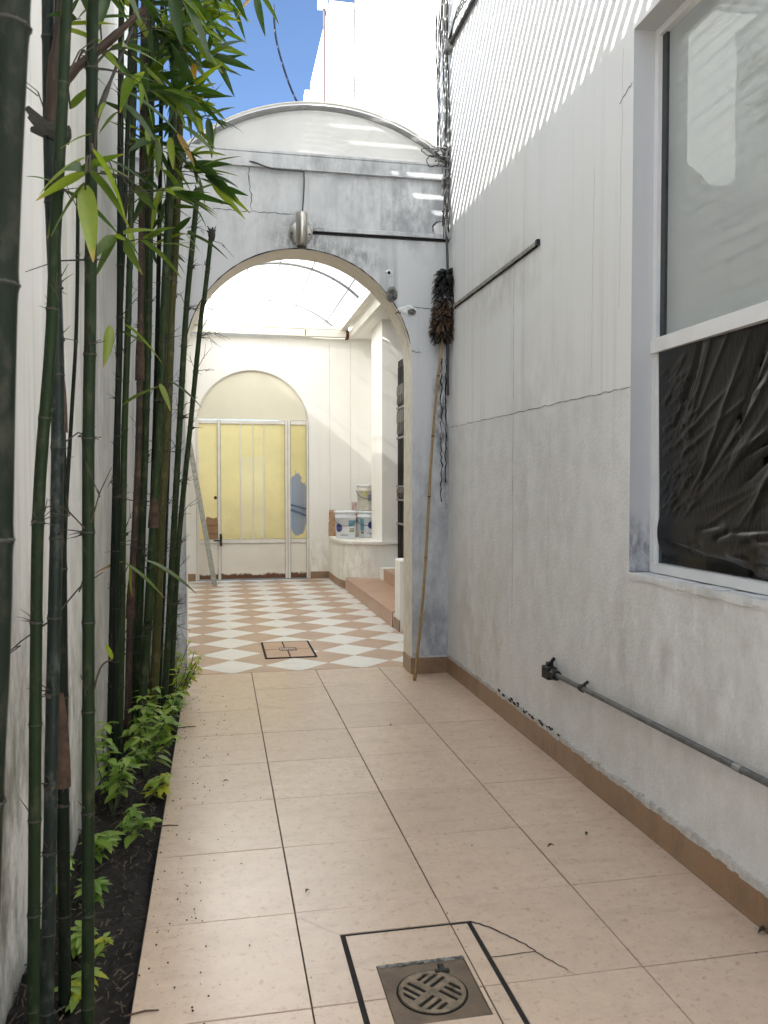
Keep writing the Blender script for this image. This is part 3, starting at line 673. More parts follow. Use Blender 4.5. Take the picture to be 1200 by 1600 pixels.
# curved sill wall, pilaster, steps
path = [tuple(v)[:2] for v in spline([(1.672,12.548,0),(1.672,11.8,0),(1.70,11.4,0),(1.80,11.16,0),(1.98,11.03,0),(2.19,11.0,0)], 7)]
sw = thing('sill_wall', 'low curved cream wall with a rounded sill by the steps', 'wall', (2.0, 11.6, 0))
def S(mb, name, mat, smooth=False):
    o = mb.build(name, mat, sw, smooth); o.location = (-2.0, -11.6, 0); return o
S(MB().prism(path+[(2.6,11.0),(2.6,12.548)], 0, .625), 'wall', 'court_wall')
c0 = Vector((2.3,12.2)); sp = [tuple(Vector(p)+(Vector(p)-c0).normalized()*.03) for p in path]; sp[0] = (sp[0][0], 12.547)
S(MB().prism(sp+[(2.6,10.969),(2.6,12.547)], .6255, .66), 'sill', 'court_wall')
for k in range(4):
    ya, yb = 12.54-k*.36, 12.54-(k+1)*.36+.004
    pts = [p for p in path if yb-.05 <= p[1] <= ya+.05]
    if len(pts) < 2: continue
    S(MB().prism([(p[0]-.011, p[1]) for p in pts]+[(p[0]-.0005, p[1]) for p in pts[::-1]], .001, .105), 'skirting_tile', 'skirt')
S(MB().box(2.19, 2.62, 11.0, 11.78, .6605, 3.66), 'pilaster', 'court_wall')
S(MB().box(2.5, 2.62, 11.781, 12.547, .6605, 3.66), 'niche_wall', 'court_wall')
# steps
st = thing('steps', 'two tiled steps climbing from the courtyard to the side door', 'steps', (2.1, 9.5, 0))
def T(mb, name, mat): o = mb.build(name, mat, st); o.location = (-2.1, -9.5, 0); return o
T(MB().box(1.72, 2.6, 8.06, 11.16, 0, .15), 'core', 'court_wall'); T(MB().box(2.15, 2.6, 8.07, 10.99, .1505, .315), 'core', 'court_wall')
for k in range(6):
    ya, yb = 8.06+k*.515, min(8.06+(k+1)*.515, 11.15)
    T(MB().box(1.709, 1.7195, ya+.002, yb-.002, .001, .149), 'riser_tile', 'step_tile')
    T(MB().box(1.704, 2.1495, ya+.002, yb-.002, .1505, .162, .0015), 'tread_tile', 'step_tile')
    if yb < 11.1:
        T(MB().box(2.138, 2.1495, ya+.002, yb-.002, .1625, .314), 'riser_tile', 'step_tile')
        T(MB().box(2.133, 2.6, ya+.002, yb-.002, .3155, .327, .0015), 'tread_tile', 'step_tile')
lo = thing('low_wall', 'low white wall at the near end of the tiled steps', 'wall', (2.2, 7.95, 0))
o = MB().box(1.735, 2.6, 7.82, 8.055, 0, .70, .012).build('wall', 'court_wall', lo); o.location = (-2.2,-7.95,0)
o = MB().box(1.722, 1.7345, 7.81, 8.05, .001, .11, .0015).build('skirting_tile', 'skirt', lo); o.location = (-2.2,-7.95,0)
# side building behind the steps: slab, wall, dark door
sb = thing('side_building', 'cream side building with a flat roof slab right of the courtyard', 'building', (2.8, 9.0, 0))
def SB(mb, name, mat): o = mb.build(name, mat, sb); o.location = (-2.8,-9.0,0); return o
SB(MB().box(2.04, 4.5, 6.336, 12.77, 3.662, 3.80), 'roof_slab', 'court_wall')
SB(MB().box(2.605, 2.75, 6.337, 9.3, 0, 3.66), 'wall', 'court_wall'); SB(MB().box(4.0, 4.1, 6.337, 12.5, 0, 3.66), 'wall', 'room'); SB(MB().box(2.625, 4.0, 12.0, 12.1, 0, 3.66), 'wall', 'room')
sd = thing('side_door', 'dark side door with pale wrought iron scrolls above the steps', 'door', (2.4, 10.3, .33))
def SD(mb, name, mat): o = mb.build(name, mat, sd); o.location = (-2.4,-10.3,-.33); return o
SD(MB().box(2.41, 2.45, 9.3, 10.995, .33, 3.1), 'leaf', 'iron_dark')
for y in (10.9, 10.8, 10.7, 10.6, 10.5): SD(MB().tube([(2.395,y,.36),(2.395,y,3.0)], .009, 6), 'bar', 'iron_dark')
for z in (.9, 1.22, 1.40, 2.05, 2.45): SD(MB().box(2.385, 2.405, 9.6, 10.99, z, z+.025), 'rail', 'iron')
for z0, z1 in ((1.25,1.40),(2.08,2.45),(2.48,2.78)):
    for y in (10.93, 10.83, 10.73, 10.63):
        zc = (z0+z1)/2; hh = (z1-z0)/2-.01
        pts = [(2.388, y+.03*math.cos(t)*(1-.35*t/9), zc+hh*math.sin(t*.75)*(1-.2*t/9)) for t in [i*.45 for i in range(20)]]
        SD(MB().tube(pts, .007, 5), 'scroll', 'iron')

# gate in the back arch
gt = thing('arched_gate', 'white metal gate with yellow frosted glass and rusty foot in the far arch', 'gate', (.53, YB+.03, 0))
GY = YB+.03
def GT(mb, name, mat, parent=None, label=None):
    o = mb.build(name, mat, parent or gt, label=label)
    if parent is None: o.location = (-.53, -GY, 0)
    return o
n = 30; tym = [(-.306,GY+.012,2.41)]+[(.528+.836*math.cos(t), GY+.012, 2.31+.836*math.sin(t)) for t in [math.pi-.12-(math.pi-.24)*i/n for i in range(n+1)]]+[(1.362,GY+.012,2.41)]
GT(MB().extrude(tym, (0,.02,0)), 'tympanum', 'pane_cream')
P = [(.528+.825*math.cos(t), GY-.004, 2.315+.825*math.sin(t)) for t in [math.pi*i/40 for i in range(41)]]
GT(MB().tube(P, .010, 6), 'arch_trim', 'white_frame')
fr = MB()
for x0, x1 in ((-.306,-.272),(.005,.045),(1.005,1.045),(1.05,1.085),(1.328,1.362)): fr.box(x0, x1, GY-.015, GY+.03, .012, 2.41)
GT(fr, 'frame', 'white_frame')
for x0, x1 in ((-.272,.005),(.045,1.005),(1.085,1.328)):
    GT(MB().box(x0, x1, GY-.012, GY+.028, 2.345, 2.40), 'top_rail', 'white_frame'); GT(MB().box(x0, x1, GY-.012, GY+.028, .555, .615), 'mid_rail', 'white_frame')
    GT(MB().box(x0, x1, GY-.002, GY+.01, .022, .555), 'kick_panel', 'gate_sheet')
GT(MB().face([(-.272,GY+.004,.615),(.005,GY+.004,.615),(.005,GY+.004,2.345),(-.272,GY+.004,2.345)]), 'pane', 'pane_yellow')
GT(MB().face([(.045,GY+.004,.615),(.335,GY+.004,.615),(.335,GY+.004,2.345),(.045,GY+.004,2.345)]), 'pane', 'pane_yellow'); GT(MB().face([(.695,GY+.004,.615),(1.005,GY+.004,.615),(1.005,GY+.004,2.345),(.695,GY+.004,2.345)]), 'pane', 'pane_yellow')
GT(MB().face([(.335,GY+.005,1.85),(.695,GY+.005,1.85),(.695,GY+.005,2.345),(.335,GY+.005,2.345)]), 'pane', 'pane_yellow')
et = GT(MB().face([(.335,GY+.006,.615),(.695,GY+.006,.615),(.695,GY+.006,1.85),(.335,GY+.006,1.85)]), 'etched_pane', 'pane_etched')
for x in (.339, .527, .689): GT(MB().tube([(x,GY-.018,.60),(x,GY-.018,2.36)], .0085, 6), 'bar', 'white_frame')
# broken pane on the right: upper glass with a ragged hole
hole = [(1.10,1.53),(1.13,1.57),(1.155,1.57),(1.165,1.66),(1.18,1.60),(1.215,1.615),(1.235,1.57),(1.26,1.55),(1.245,1.50),(1.275,1.45),(1.30,1.46),(1.315,1.42)]
hl = [(1.315,.82),(1.30,.74),(1.27,.69),(1.235,.68),(1.20,.655),(1.15,.67),(1.115,.72),(1.10,.78)]
GT(MB().face([(1.085,GY+.004,2.345),(1.085,GY+.004,1.50)]+[(x,GY+.004,z) for x,z in hole]+[(1.328,GY+.004,1.42),(1.328,GY+.004,2.345)]), 'broken_pane', 'pane_yellow', label='broken yellow pane with a ragged hole')
GT(MB().face([(1.328,GY+.004,.615),(1.328,GY+.004,.86)]+[(x,GY+.004,z) for x,z in hl]+[(1.085,GY+.004,.82),(1.085,GY+.004,.615)]), 'broken_pane', 'pane_yellow', label='lower remnant of the broken yellow pane')
mb = MB()
for x in (-.309, .0015, .0475, 1.0025, 1.0465, 1.0872, 1.3255, 1.3635): mb.box(x-.0025, x+.0025, GY-.016, GY-.0125, .02, 2.40)
for z in (.552, .617, 2.342): mb.box(-.27, 1.33, GY-.0135, GY-.0122, z-.002, z+.002)
GT(mb, 'leaf_joint', 'rustline')
mb = MB().box(.028, .062, GY-.05, GY-.014, .52, .70, .004); mb.tube([(-.06,GY-.04,.60),(.05,GY-.05,.60),(.06,GY-.05,.66)], .011, 6); GT(mb, 'latch', 'steel_dark')
GT(MB().lathe([(.02,0),(.025,.008),(.012,.02)], (-.03,GY-.008,1.24), 14, 'Y'), 'knob', 'rust')
cb = MB().extrude([(-.20,GY-.016,.615),(.0,GY-.016,.615),(.0,GY-.016,.87),(-.01,GY-.016,.95),(-.06,GY-.016,.93),(-.16,GY-.016,.96),(-.19,GY-.016,.86)], (0,.008,0)).build('cardboard_patch', 'cardboard', label='torn brown cardboard patch on the left gate pane', cat='cardboard')
for z in (.70,.82): put('fold', MB().box(-.19, -.005, GY-.019, GY-.0165, z, z+.006).mesh('fold','stub'), cb)
lb = MB(); a = Vector((-.045,11.86,0)); b = Vector((-.40,12.44,2.05)); d = (b-a).normalized(); s = d.cross(Vector((0,1,0))).normalized()*.036
lb.extrude([a-s, a+s, b+s, b-s], (0,.03,0)); lb.build('leaning_bar', 'galv', label='long grey metal bar leaning beside the far gate', cat='metal bar')

# ================================================================== vault roof over the courtyard
vt = thing('vault_roof', 'milky barrel vault roof over the courtyard behind the arch wall', 'roof', (.8, 9.3, 3.8))
def V(mb, name, mat, smooth=False): o = mb.build(name, mat, vt, smooth); o.location = (-.8,-9.3,-3.8); return o
VX, VZ, VR = .785, 2.715, 1.492; a0 = math.asin((3.82-VZ)/VR); n = 40
def arcpts(r, y): return [(VX+r*math.cos(t), y, VZ+r*math.sin(t)) for t in [math.pi-a0-(math.pi-2*a0)*i/n for i in range(n+1)]]
yy = [6.07, 8.25, 10.4, 12.6]
for ya, yb in zip(yy, yy[1:]):
    mb = MB()
    for r in (VR,):
        P, Q = arcpts(r, ya+.004), arcpts(r, yb-.004)
        for i in range(n): mb.face([P[i], P[i+1], Q[i+1], Q[i]])
    V(mb, 'roof_sheet', 'vault', True)
for y in (6.095, 8.25, 10.4, 12.55): V(MB().tube(arcpts(VR-.026, y), .018, 6), 'rib', 'vault_rib')
V(MB().tube(arcpts(VR+.004, 6.075), .008, 8), 'edge_trim', 'gutter')
for t in (.62, .95, 1.3, 1.57, 1.84, 2.19): 
    x, z = VX+(VR-.012)*math.cos(t), VZ+(VR-.012)*math.sin(t)
    if z > 3.84: V(MB().tube([(x,6.1,z),(x,12.55,z)], .009, 5), 'purlin', 'vault_rib')
V(MB().face([(VX+(VR-.035)*math.cos(t), 6.12, VZ+(VR-.035)*math.sin(t)) for t in [math.pi-a0-(math.pi-2*a0)*i/n for i in range(n+1)]]), 'end_panel', 'vault_end')
V(MB().face([(VX+(VR-.035)*math.cos(t), 12.5, VZ+(VR-.035)*math.sin(t)) for t in [math.pi-a0-(math.pi-2*a0)*i/n for i in range(n+1)]]), 'end_glass', 'vault')
V(MB().box(-.45, 1.96, 12.42, 12.545, 3.662, 3.76, .01), 'gutter', 'gutter'); V(MB().box(-.45, 1.96, 12.45, 12.60, 3.775, 3.83), 'end_rail', 'gutter')
V(MB().box(1.965, 2.035, 6.34, 12.5, 3.64, 3.76, .01), 'gutter', 'gutter'); V(MB().box(1.84, 1.93, 6.34, 12.44, 3.77, 3.835), 'side_rail', 'gutter')
V(MB().box(-.50, -.40, 6.34, 12.4, 3.66, 3.76, .01), 'gutter', 'gutter'); V(MB().box(-.34, -.25, 6.34, 12.44, 3.77, 3.835), 'side_rail', 'gutter')
V(MB().box(-.579, -.245, 6.337, 12.6, 3.836, 3.846), 'light_stop', 'gutter'); V(MB().box(1.83, 2.06, 6.337, 12.6, 3.8365, 3.8465), 'light_stop', 'gutter')  # strips added to stop sun leaking in along the vault's edges
V(MB().box(1.92, 1.963, 12.405, 12.53, 3.64, 3.762), 'gutter_joint', 'rust'); V(MB().box(1.30, 1.312, 12.415, 12.419, 3.665, 3.755), 'gutter_joint', 'rust')

# ================================================================== towers behind
tw = thing('white_tower', 'tall white building with a side wall against the blue sky', 'building', (3, 14, 0))
def TW(mb, name, mat, par): o = mb.build(name, mat, par); o.location = tuple(-v for v in par.location); return o
TW(MB().box(1.757, 2.6, 13.0, 24, 0, 8.95), 'wall', 'tower', tw)
TW(MB().box(1.50, 1.756, 14.2, 14.45, 7.95, 8.12), 'ledge', 'tower', tw)
TW(MB().box(1.757, 2.6, 12.985, 12.9995, 8.80, 8.951), 'parapet', 'tower', tw)
pw = thing('passage_wall', 'grey wall with two pipes seen through the broken gate pane', 'wall', (1.7, 15, 0))
TW(MB().box(1.66, 1.755, 12.78, 19, 0, 3.2), 'wall', 'passage', pw)
for z in (.86, .98): TW(MB().tube([(1.63,12.8,z),(1.63,19,z)], .02, 6), 'pipe', 'steel_dark', pw)
tw2 = thing('tall_white_block', 'tallest blank white block rising right of the blue sky', 'building', (4, 14, 0))
TW(MB().box(2.15, 7.5, 12.78, 12.983, 3.81, 14), 'wall', 'tower', tw2)
P = jag((2.56,12.777,13.8),(2.72,12.777,7.0), 24, .01, (0,)); TW(MB().strip(P, .012, (0,-1,0)), 'crack', 'seam', tw2)
nb = thing('reflection_block', 'unseen grey block added for a pale reflection in the window', 'building', (-5, 14, 0))
TW(MB().box(-12, -2.4, 12.65, 18, 0, 14), 'wall', 'reflected_block', nb)  # block added out of view so the upper pane mirrors something pale
# roof canopy over the passage
cn = thing('translucent_canopy', 'translucent ribbed canopy spanning the passage above the frame', 'canopy', (.57, 2, 5.2))
sm = MB(); n = 8; wd = .091
P = [(-wd/2+wd*i/n, .030*math.cos((i/n-.5)*math.pi)) for i in range(n+1)]
for (ya, za), (yb, zb) in zip(P, P[1:]): sm.face([(-1.20,ya,za),(1.14,ya,za),(1.14,yb,zb),(-1.20,yb,zb)])
sm = sm.mesh('rib_sheet', 'canopy', True)
k = 0; y = 1.0
while y < 6.0: put('rib_sheet', sm, cn, (0, y-2+random.uniform(-.002,.002), .002)); y += .104
for x in (XL-.10-.57, XW-.06-.57): MB().box(x-.02, x+.02, -1.05, 4.0, .034, .09).build('purlin', 'gutter', cn)
# ================================================================== drain
dr = thing('floor_drain', 'rusty square drain plate with a round slotted grate sunk in the floor', 'drain', (.587, 2.2265, .0035))
def DR(mb, name, mat, smooth=False): return mb.build(name, mat, dr, smooth)
hx, hy = .132, .139
DR(MB().box(-hx, hx, -hy, hy, -.0074, -.005, .0008), 'plate', 'plate')
mb = MB()
for k in range(30):
    x = -hx+2*hx*k/30; mb.box(x, x+.0089, hy-.006-random.uniform(0,.010), hy+.002, -.0049, -.002+random.uniform(-.001,.001))
DR(mb, 'cement_edge', 'scar')
# grate: a disc cut by slots laid in a basket weave
gr, cell = .093, .0031; n = int(gr/cell)+1; mb = MB(); ca, sa = math.cos(R(38)), math.sin(R(38))
def slot(u, v):
    q = (u > 0) == (v > 0); a, b = (u, v) if q else (v, u)
    a, b = abs(a), abs(b)
    return .012 < a < .078 and any(abs(b-c) < .0062 for c in (.017, .040, .063)) and u*u+v*v < (gr-.010)**2
cells = {(i, j) for i in range(-n, n) for j in range(-n, n) if ((i+.5)**2+(j+.5)**2)*cell*cell < (gr-.002)**2 and not slot((i+.5)*cell, (j+.5)*cell)}
def rot(i, j): x, y = i*cell, j*cell; return (x*ca-y*sa-.002, x*sa+y*ca-.013)
for i, j in cells:
    a, b, c, d = rot(i,j), rot(i+1,j), rot(i+1,j+1), rot(i,j+1)
    mb.face([(*a,-.001),(*b,-.001),(*c,-.001),(*d,-.001)])
    for nb, e in (((i,j-1),(a,b)),((i+1,j),(b,c)),((i,j+1),(c,d)),((i-1,j),(d,a))):
        if nb not in cells: mb.face([(*e[0],-.0045),(*e[1],-.0045),(*e[1],-.001),(*e[0],-.001)])
DR(mb, 'grate', 'grate')
DR(MB().lathe([(.0925,-.0048),(.0925,-.0044)], (-.002,-.013,0), 36), 'slot_dark', 'black')  # flat black disc painting the dark depth under the slots
DR(MB().tube([(gr*math.cos(t)-.002, gr*math.sin(t)-.013, -.0025) for t in [2*math.pi*k/48 for k in range(49)]], .0032, 6, False), 'rim', 'grate', True)
DR(MB().tube([((gr+.006)*math.cos(t)-.002, (gr+.006)*math.sin(t)-.013, -.0045) for t in [2*math.pi*k/48 for k in range(49)]], .0026, 5, False), 'joint', 'black', True)
mb = MB().box(.045,.062,.075,.105,-.0048,.004,.002); mb.box(.03,.072,.068,.078,-.0048,.006,.002); DR(mb, 'hinge', 'blackplastic')

# access hatch in the checkered floor
ht = thing('floor_hatch', 'square access hatch set in the checkered courtyard floor', 'hatch', (.59, 7.15, 0))
mb = MB()
for a in ((-.215,.215,-.352,-.337),(-.215,.215,.337,.352),(-.215,-.2,-.337,.337),(.2,.215,-.337,.337)): mb.box(*a, .001, .008)
mb.build('rim', 'crack', ht); MB().box(-.2,.2,-.337,.337,.001,.003).build('joint', 'joint', ht)
for x0, x1, y0, y1 in ((-.197,-.012,-.334,-.01),(.0,.197,-.334,-.01),(-.197,-.03,.01,.334),(-.018,.197,.01,.334)): MB().box(x0,x1,y0,y1,.0031,.0085,.0015).build('cover_tile', 'step_tile', ht)
MB().box(-.075,.075,-.075,.06,.0086,.0105).build('plaque', 'plate', ht)
for k in range(7): MB().box(-.066+.019*k,-.066+.019*k+.010,-.045,.03,.0106,.0112).build('plaque_mark', 'sack', ht)

# ================================================================== lamp, cables, conduits
lp = thing('wall_lamp', 'brushed steel cylinder wall lamp above the arch', 'lamp', (.60, YA, 3.25))
MB().lathe([(.085,0),(.085,-.012),(.078,-.02)], (0,-.001,0), 32, 'Y').build('backplate', 'steel', lp, True)
MB().box(-.02,.02,-.075,-.018,-.03,.03,.004).build('arm', 'steel', lp)
MB().lathe([(.001,-.118),(.032,-.118),(.036,-.108),(.041,-.105),(.041,.112),(.039,.117),(.001,.117)], (0,-.105,0), 32).build('cylinder', 'steel', lp, True)
MB().lathe([(.030,-.132),(.034,-.128),(.034,-.1185)], (0,-.105,0), 24).build('lens_rim', 'steel_dark', lp, True)
for x in (-.065,.066): MB().lathe([(.007,0),(.005,-.006)], (x,-.021,-.005), 8, 'Y').build('screw', 'steel_dark', lp)
P = spline([(.20,YA-.006,3.735),(.27,YA-.033,3.725),(.40,YA-.034,3.69),(.60,YA-.034,3.685),(.625,YA-.036,3.66),(.622,YA-.03,3.5),(.605,YA-.09,3.365)], 6)
MB().tube(P, .0055, 6).build('lamp_cable', 'wire_grey', smooth=True, label='grey cable running from the coping down to the wall lamp', cat='cable')
cb = thing('cable_bundle', 'bundle of loose wires hanging in the corner beside the arch wall', 'cables', (1.69, 6.0, 3.3))
for k in range(13):
    x0 = XW-.012-random.uniform(0,.05); y0 = YA-.016-random.uniform(0,.025); zb = 3.25+random.uniform(-.05,.5); ph = random.uniform(0,6); pts = []
    if k % 3 == 0: y0 = YA+.1+random.uniform(0,.1); zb = 3.86
    for i in range(40):
        z = zb+(6.2-zb)*i/39; pts.append((x0-1.69+.012*math.sin(z*3+ph)+random.uniform(-.003,.003), y0-6.0+.008*math.sin(z*4+ph), z-3.3))
    MB().tube(pts, random.choice((.0035,.0045,.006)), 5).build('wire', random.choice(('wire_grey','wire_white','wire_grey','wire_white','wire_black')), cb, True)
for k in range(12):
    pts = []; cx, cz = -.10+random.uniform(-.05,.07), .56+random.uniform(-.05,.05); r = random.uniform(.02,.075); ph = random.uniform(0,6); sg = random.uniform(.8,1.7)
    for i in range(18): t = ph+i*.36; pts.append((cx+r*sg*math.cos(t)+random.uniform(-.006,.006), -.02+.03*math.sin(t*1.3), cz+r*.6*math.sin(t)+random.uniform(-.006,.006)))
    MB().tube(pts, .0035, 5).build('tangle_loop', random.choice(('wire_black','wire_white','wire_grey')), cb, True)
for z0 in (.38, .15):
    for k in range(4):
        pts = [(.0+random.uniform(-.05,.02), -.02+random.uniform(-.02,.01), z0+random.uniform(-.06,.06)) for _ in range(4)]
        MB().tube(spline(pts, 5), .0035, 5).build('tangle_loop', random.choice(('wire_black','wire_white','wire_grey')), cb, True)
MB().tube(spline([(.0,-.01,.3),(-.01,-.012,.05),(.0,-.015,-.3),(.005,-.015,-1.2)], 8), .009, 6).build('drop_cable', 'wire_grey', cb, True)
MB().tube(spline([(-.025,-.01,.2),(-.01,-.03,.0),(.01,-.05,-.05)], 6), .008, 6).build('drop_cable', 'wire_white', cb, True)
up = thing('high_conduit', 'dark conduit with an end box high on the house wall', 'conduit', (1.7, 6.0, 4.67))
MB().tube([(0,-.02,0),(0,-2.5,.01)], .016, 8).build('tube', 'steel_dark', up); MB().box(-.035,.019,-.06,.06,-.03,.03,.005).build('end_box', 'wire_white', up)
for k in range(3): MB().tube(spline([(-.02+.01*k,-.05,.02),(-.03,-.3,.05+.02*k),(-.02,-.9,.04+.02*k),(-.02,-2,.05)], 6), .004, 5).build('loose_wire', 'wire_grey', up)
mc = thing('moulding_strip', 'thin horizontal conduit strip fixed halfway up the house wall', 'conduit', (XW, 5.0, 2.745))
MB().box(-.016,-.0005,-.72,.90,-.012,.012,.004).build('strip', 'seam', mc); MB().box(-.02,-.0004,-.745,-.7205,-.018,.016,.003).build('end_cap', 'blackplastic', mc)
MB().box(-.010,-.0006,-.71,.89,-.019,-.0125).build('joint', 'crack', mc)
pp = thing('wall_pipe', 'dark grey conduit pipe low on the house wall with a black end fitting', 'pipe', (1.685, 4.0, .46))
MB().tube([(0,0,0),(0,-.6,.014),(0,-1.6,.034),(0,-3.4,.07)], .0125, 12).build('tube', 'pipe', pp, True)
mb = MB().box(-.026,.026,-.03,.05,-.034,.03,.006); mb.lathe([(.02,-.09),(.026,-.085),(.026,-.03)], (0,0,0), 12, 'Y'); mb.box(-.012,.018,.0,.03,.028,.05,.003); mb.tube([(0,.0,.04),(.01,-.005,.06),(.02,-.01,.075)], .009, 8); mb.build('end_fitting', 'blackplastic', pp)
MB().lathe([(.0145,-1.60),(.0145,-1.56)], (0,0,.033), 14, 'Y').build('clip', 'wire_white', pp)
mb = MB(); mb.lathe([(.018,-.40),(.018,-.37)], (0,0,.009), 12, 'Y'); mb.tube([(0,-.385,.02),(.03,-.385,.04)], .007, 6); mb.build('clip', 'blackplastic', pp)
MB().tube(spline([(.43,6.3,5.0),(.45,6.3,4.75),(.52,6.3,4.5),(.59,6.3,4.33),(.63,6.25,4.245)], 6), .008, 6).build('roof_cable', 'wire_blue', smooth=True, label='dark blue cable hanging from above onto the vault roof', cat='cable')
tn = thing('antenna_pole', 'thin pole with a small box beside the white tower', 'antenna', (1.66, 12.9, 3.9))
MB().tube([(0,0,0),(0,0,4.85)], .02, 6).build('pole', 'wire_red', tn); MB().box(-.10,.05,-.04,.04,4.86,5.02).build('box', 'bucket', tn)
P = [(2.13+.05*math.sin(z*1.1)-.045*(9.0-z), 12.76, z) for z in [4.2+.2*i for i in range(25)]]
MB().tube(P, .013, 5).build('tower_cable', 'wire_black', smooth=True, label='grey cable dangling down the white tower front', cat='cable')

# ================================================================== feather duster
a = Vector((1.405, 5.84, 0)); b = Vector((1.655, 5.99, 2.56)); dv = (b-a).normalized()
du = thing('feather_duster', 'long bamboo handled feather duster leaning in the corner of the arch wall', 'duster', a)
pts = [dv*((b-a).length*i/40) for i in range(41)]; pts = [p+Vector((.012*math.sin(i*.16),0,0)) for i, p in enumerate(pts)]
MB().tube(pts, [.0105*(1.18 if i % 7 == 0 else 1)*(1.1-.25*i/40) for i in range(41)], 8).build('handle', 'bamboo_pole', du, True)
for i in range(7, 40, 7): MB().lathe([(.0122,-.004),(.0128,0),(.0122,.004)], pts[i], 8).build('node_ring', 'culm_brown', du)
hb = b-a; ax = Vector((.08,.03,1)).normalized()
def tuft(z0, z1, n, mat, name, rr=.10, ln=.12):
    mb = MB(); n = int(n*3)
    for k in range(n):
        t = random.uniform(z0, z1); ang = random.uniform(0, 2*math.pi); out = Vector((math.cos(ang), math.sin(ang), 0))
        base = hb+ax*t; up = random.uniform(-.5,1.0); d = (out*1.0+Vector((0,0,up))).normalized(); L = ln*random.uniform(.7,1.15); side = d.cross(Vector((0,0,1))).normalized(); fw_ = random.uniform(.004,.014)
        prev = None
        for i in range(5):
            s = i/4; p = base+d*L*s+Vector((0,0,-.055*s*s*L/.1))+out*.01; wdt = fw_*math.sin(math.pi*min(.96,.12+.8*s))**.7
            q = [p-side*wdt+Vector((0,0,-.006)), p, p+side*wdt+Vector((0,0,-.006))]
            q = [Vector((min(v.x, XW-a.x-.004), min(v.y, YA-a.y-.004), v.z)) for v in q]
            if prev: mb.face([prev[0],prev[1],q[1],q[0]]); mb.face([prev[1],prev[2],q[2],q[1]])
            prev = q
    mb.build(name, mat, du)
tuft(-.02,.05,60,'f_dark','feather_tuft',ln=.085); tuft(.05,.13,75,'f_brown','feather_tuft',ln=.095); tuft(.12,.16,45,'f_dark','feather_tuft',ln=.10)
tuft(.15,.23,75,'f_brown','feather_tuft',ln=.09); tuft(.24,.30,40,'f_grey','feather_tuft',ln=.085); tuft(.27,.47,190,'f_black','feather_tuft',ln=.095)

# ================================================================== things on the sill
def bucket(name, loc, r, h, mat, label, rotz, decals, lid=True):
    t = thing(name, label, 'bucket', loc, 'paint buckets on the sill'); t.rotation_euler = (0,0,rotz)
    MB().lathe([(r*.88,0),(r*.9,.01),(r*.97,h*.74),(r*1.03,h*.75),(r*1.03,h*.79),(r*.98,h*.80),(r,h*.93)], (0,0,0), 32).build('body', mat, t, True)
    if lid: MB().lathe([(r*1.05,h*.92),(r*1.07,h*.93),(r*1.07,h*.985),(r*1.03,h),(r*.9,h),(r*.88,h*.985)], (0,0,0), 32).build('lid', 'lid', t, True)
    P = [(r*1.06*math.cos(t2), r*1.06*math.sin(t2), h*.77-.12*math.sin(t2-math.pi*.9)*1.0) for t2 in [math.pi*.9+math.pi*i/16*1.0 for i in range(17)]]
    MB().tube(P, .004, 5).build('handle', 'steel_dark', t, True)
    for (a0, a1, z0, z1, m, shape) in decals:
        mb = MB(); n = 8
        def rad(z): return r*(.88+.09*z/(h*.74))+.0035
        if shape == 'disc':
            cz, ca_, rr = (z0+z1)/2, (a0+a1)/2, (z1-z0)/2
            pts = [(ca_+rr/r*math.cos(2*math.pi*i/20), cz+rr*math.sin(2*math.pi*i/20)) for i in range(20)]
            mb.v = [(rad(cz)*math.cos(ca_), rad(cz)*math.sin(ca_), cz)]+[(rad(z)*math.cos(q), rad(z)*math.sin(q), z) for q, z in pts]
            mb.f = [(0, i+1, (i+1)%20+1) for i in range(20)]
        else:
            for i in range(n):
                p, q = a0+(a1-a0)*i/n, a0+(a1-a0)*(i+1)/n
                mb.face([(rad(z0)*math.cos(p), rad(z0)*math.sin(p), z0),(rad(z0)*math.cos(q), rad(z0)*math.sin(q), z0),(rad(z1)*math.cos(q), rad(z1)*math.sin(q), z1),(rad(z1)*math.cos(p), rad(z1)*math.sin(p), z1)])
        mb.build('printed_label', m, t, True)
    return t
F = -math.pi/2
dec = [(F-1.2,F-.85,.10,.22,'p_blue','disc'),(F+.0,F+.75,.18,.265,'p_cyan','r'),(F+.08,F+.7,.10,.135,'p_olive','r'),(F+.08,F+.72,.14,.155,'p_grey','r')]+[(F-.82+.13*k,F-.74+.13*k,.045,.068,'p_grey','r') for k in range(6)]
bucket('paint_bucket', (1.80,11.72,.661), .155, .40, 'bucket', 'white paint bucket with lid nearest the paper bag on the sill', .15, dec)
dec2 = [(F+.0,F+.4,.13,.24,'p_blue','disc'),(F-.95,F-.55,.10,.28,'p_cyan','r'),(F-.9,F-.6,.06,.09,'p_red','r')]+[(F-.2+.12*k,F-.13+.12*k,.05,.072,'p_grey','r') for k in range(5)]
bucket('paint_bucket', (2.17,11.99,.661), .155, .39, 'bucket', 'white bucket under another bucket beside the pilaster', 0, dec2)
dec3 = [(F-.75,F-.45,.22,.28,'p_yellow','r'),(F-.3,F+.3,.14,.24,'p_grey','r')]
bucket('paint_bucket', (2.16,12.0,1.052), .145, .385, 'bucket_old', 'dirty cream bucket stacked on top of a white bucket', .2, dec3)
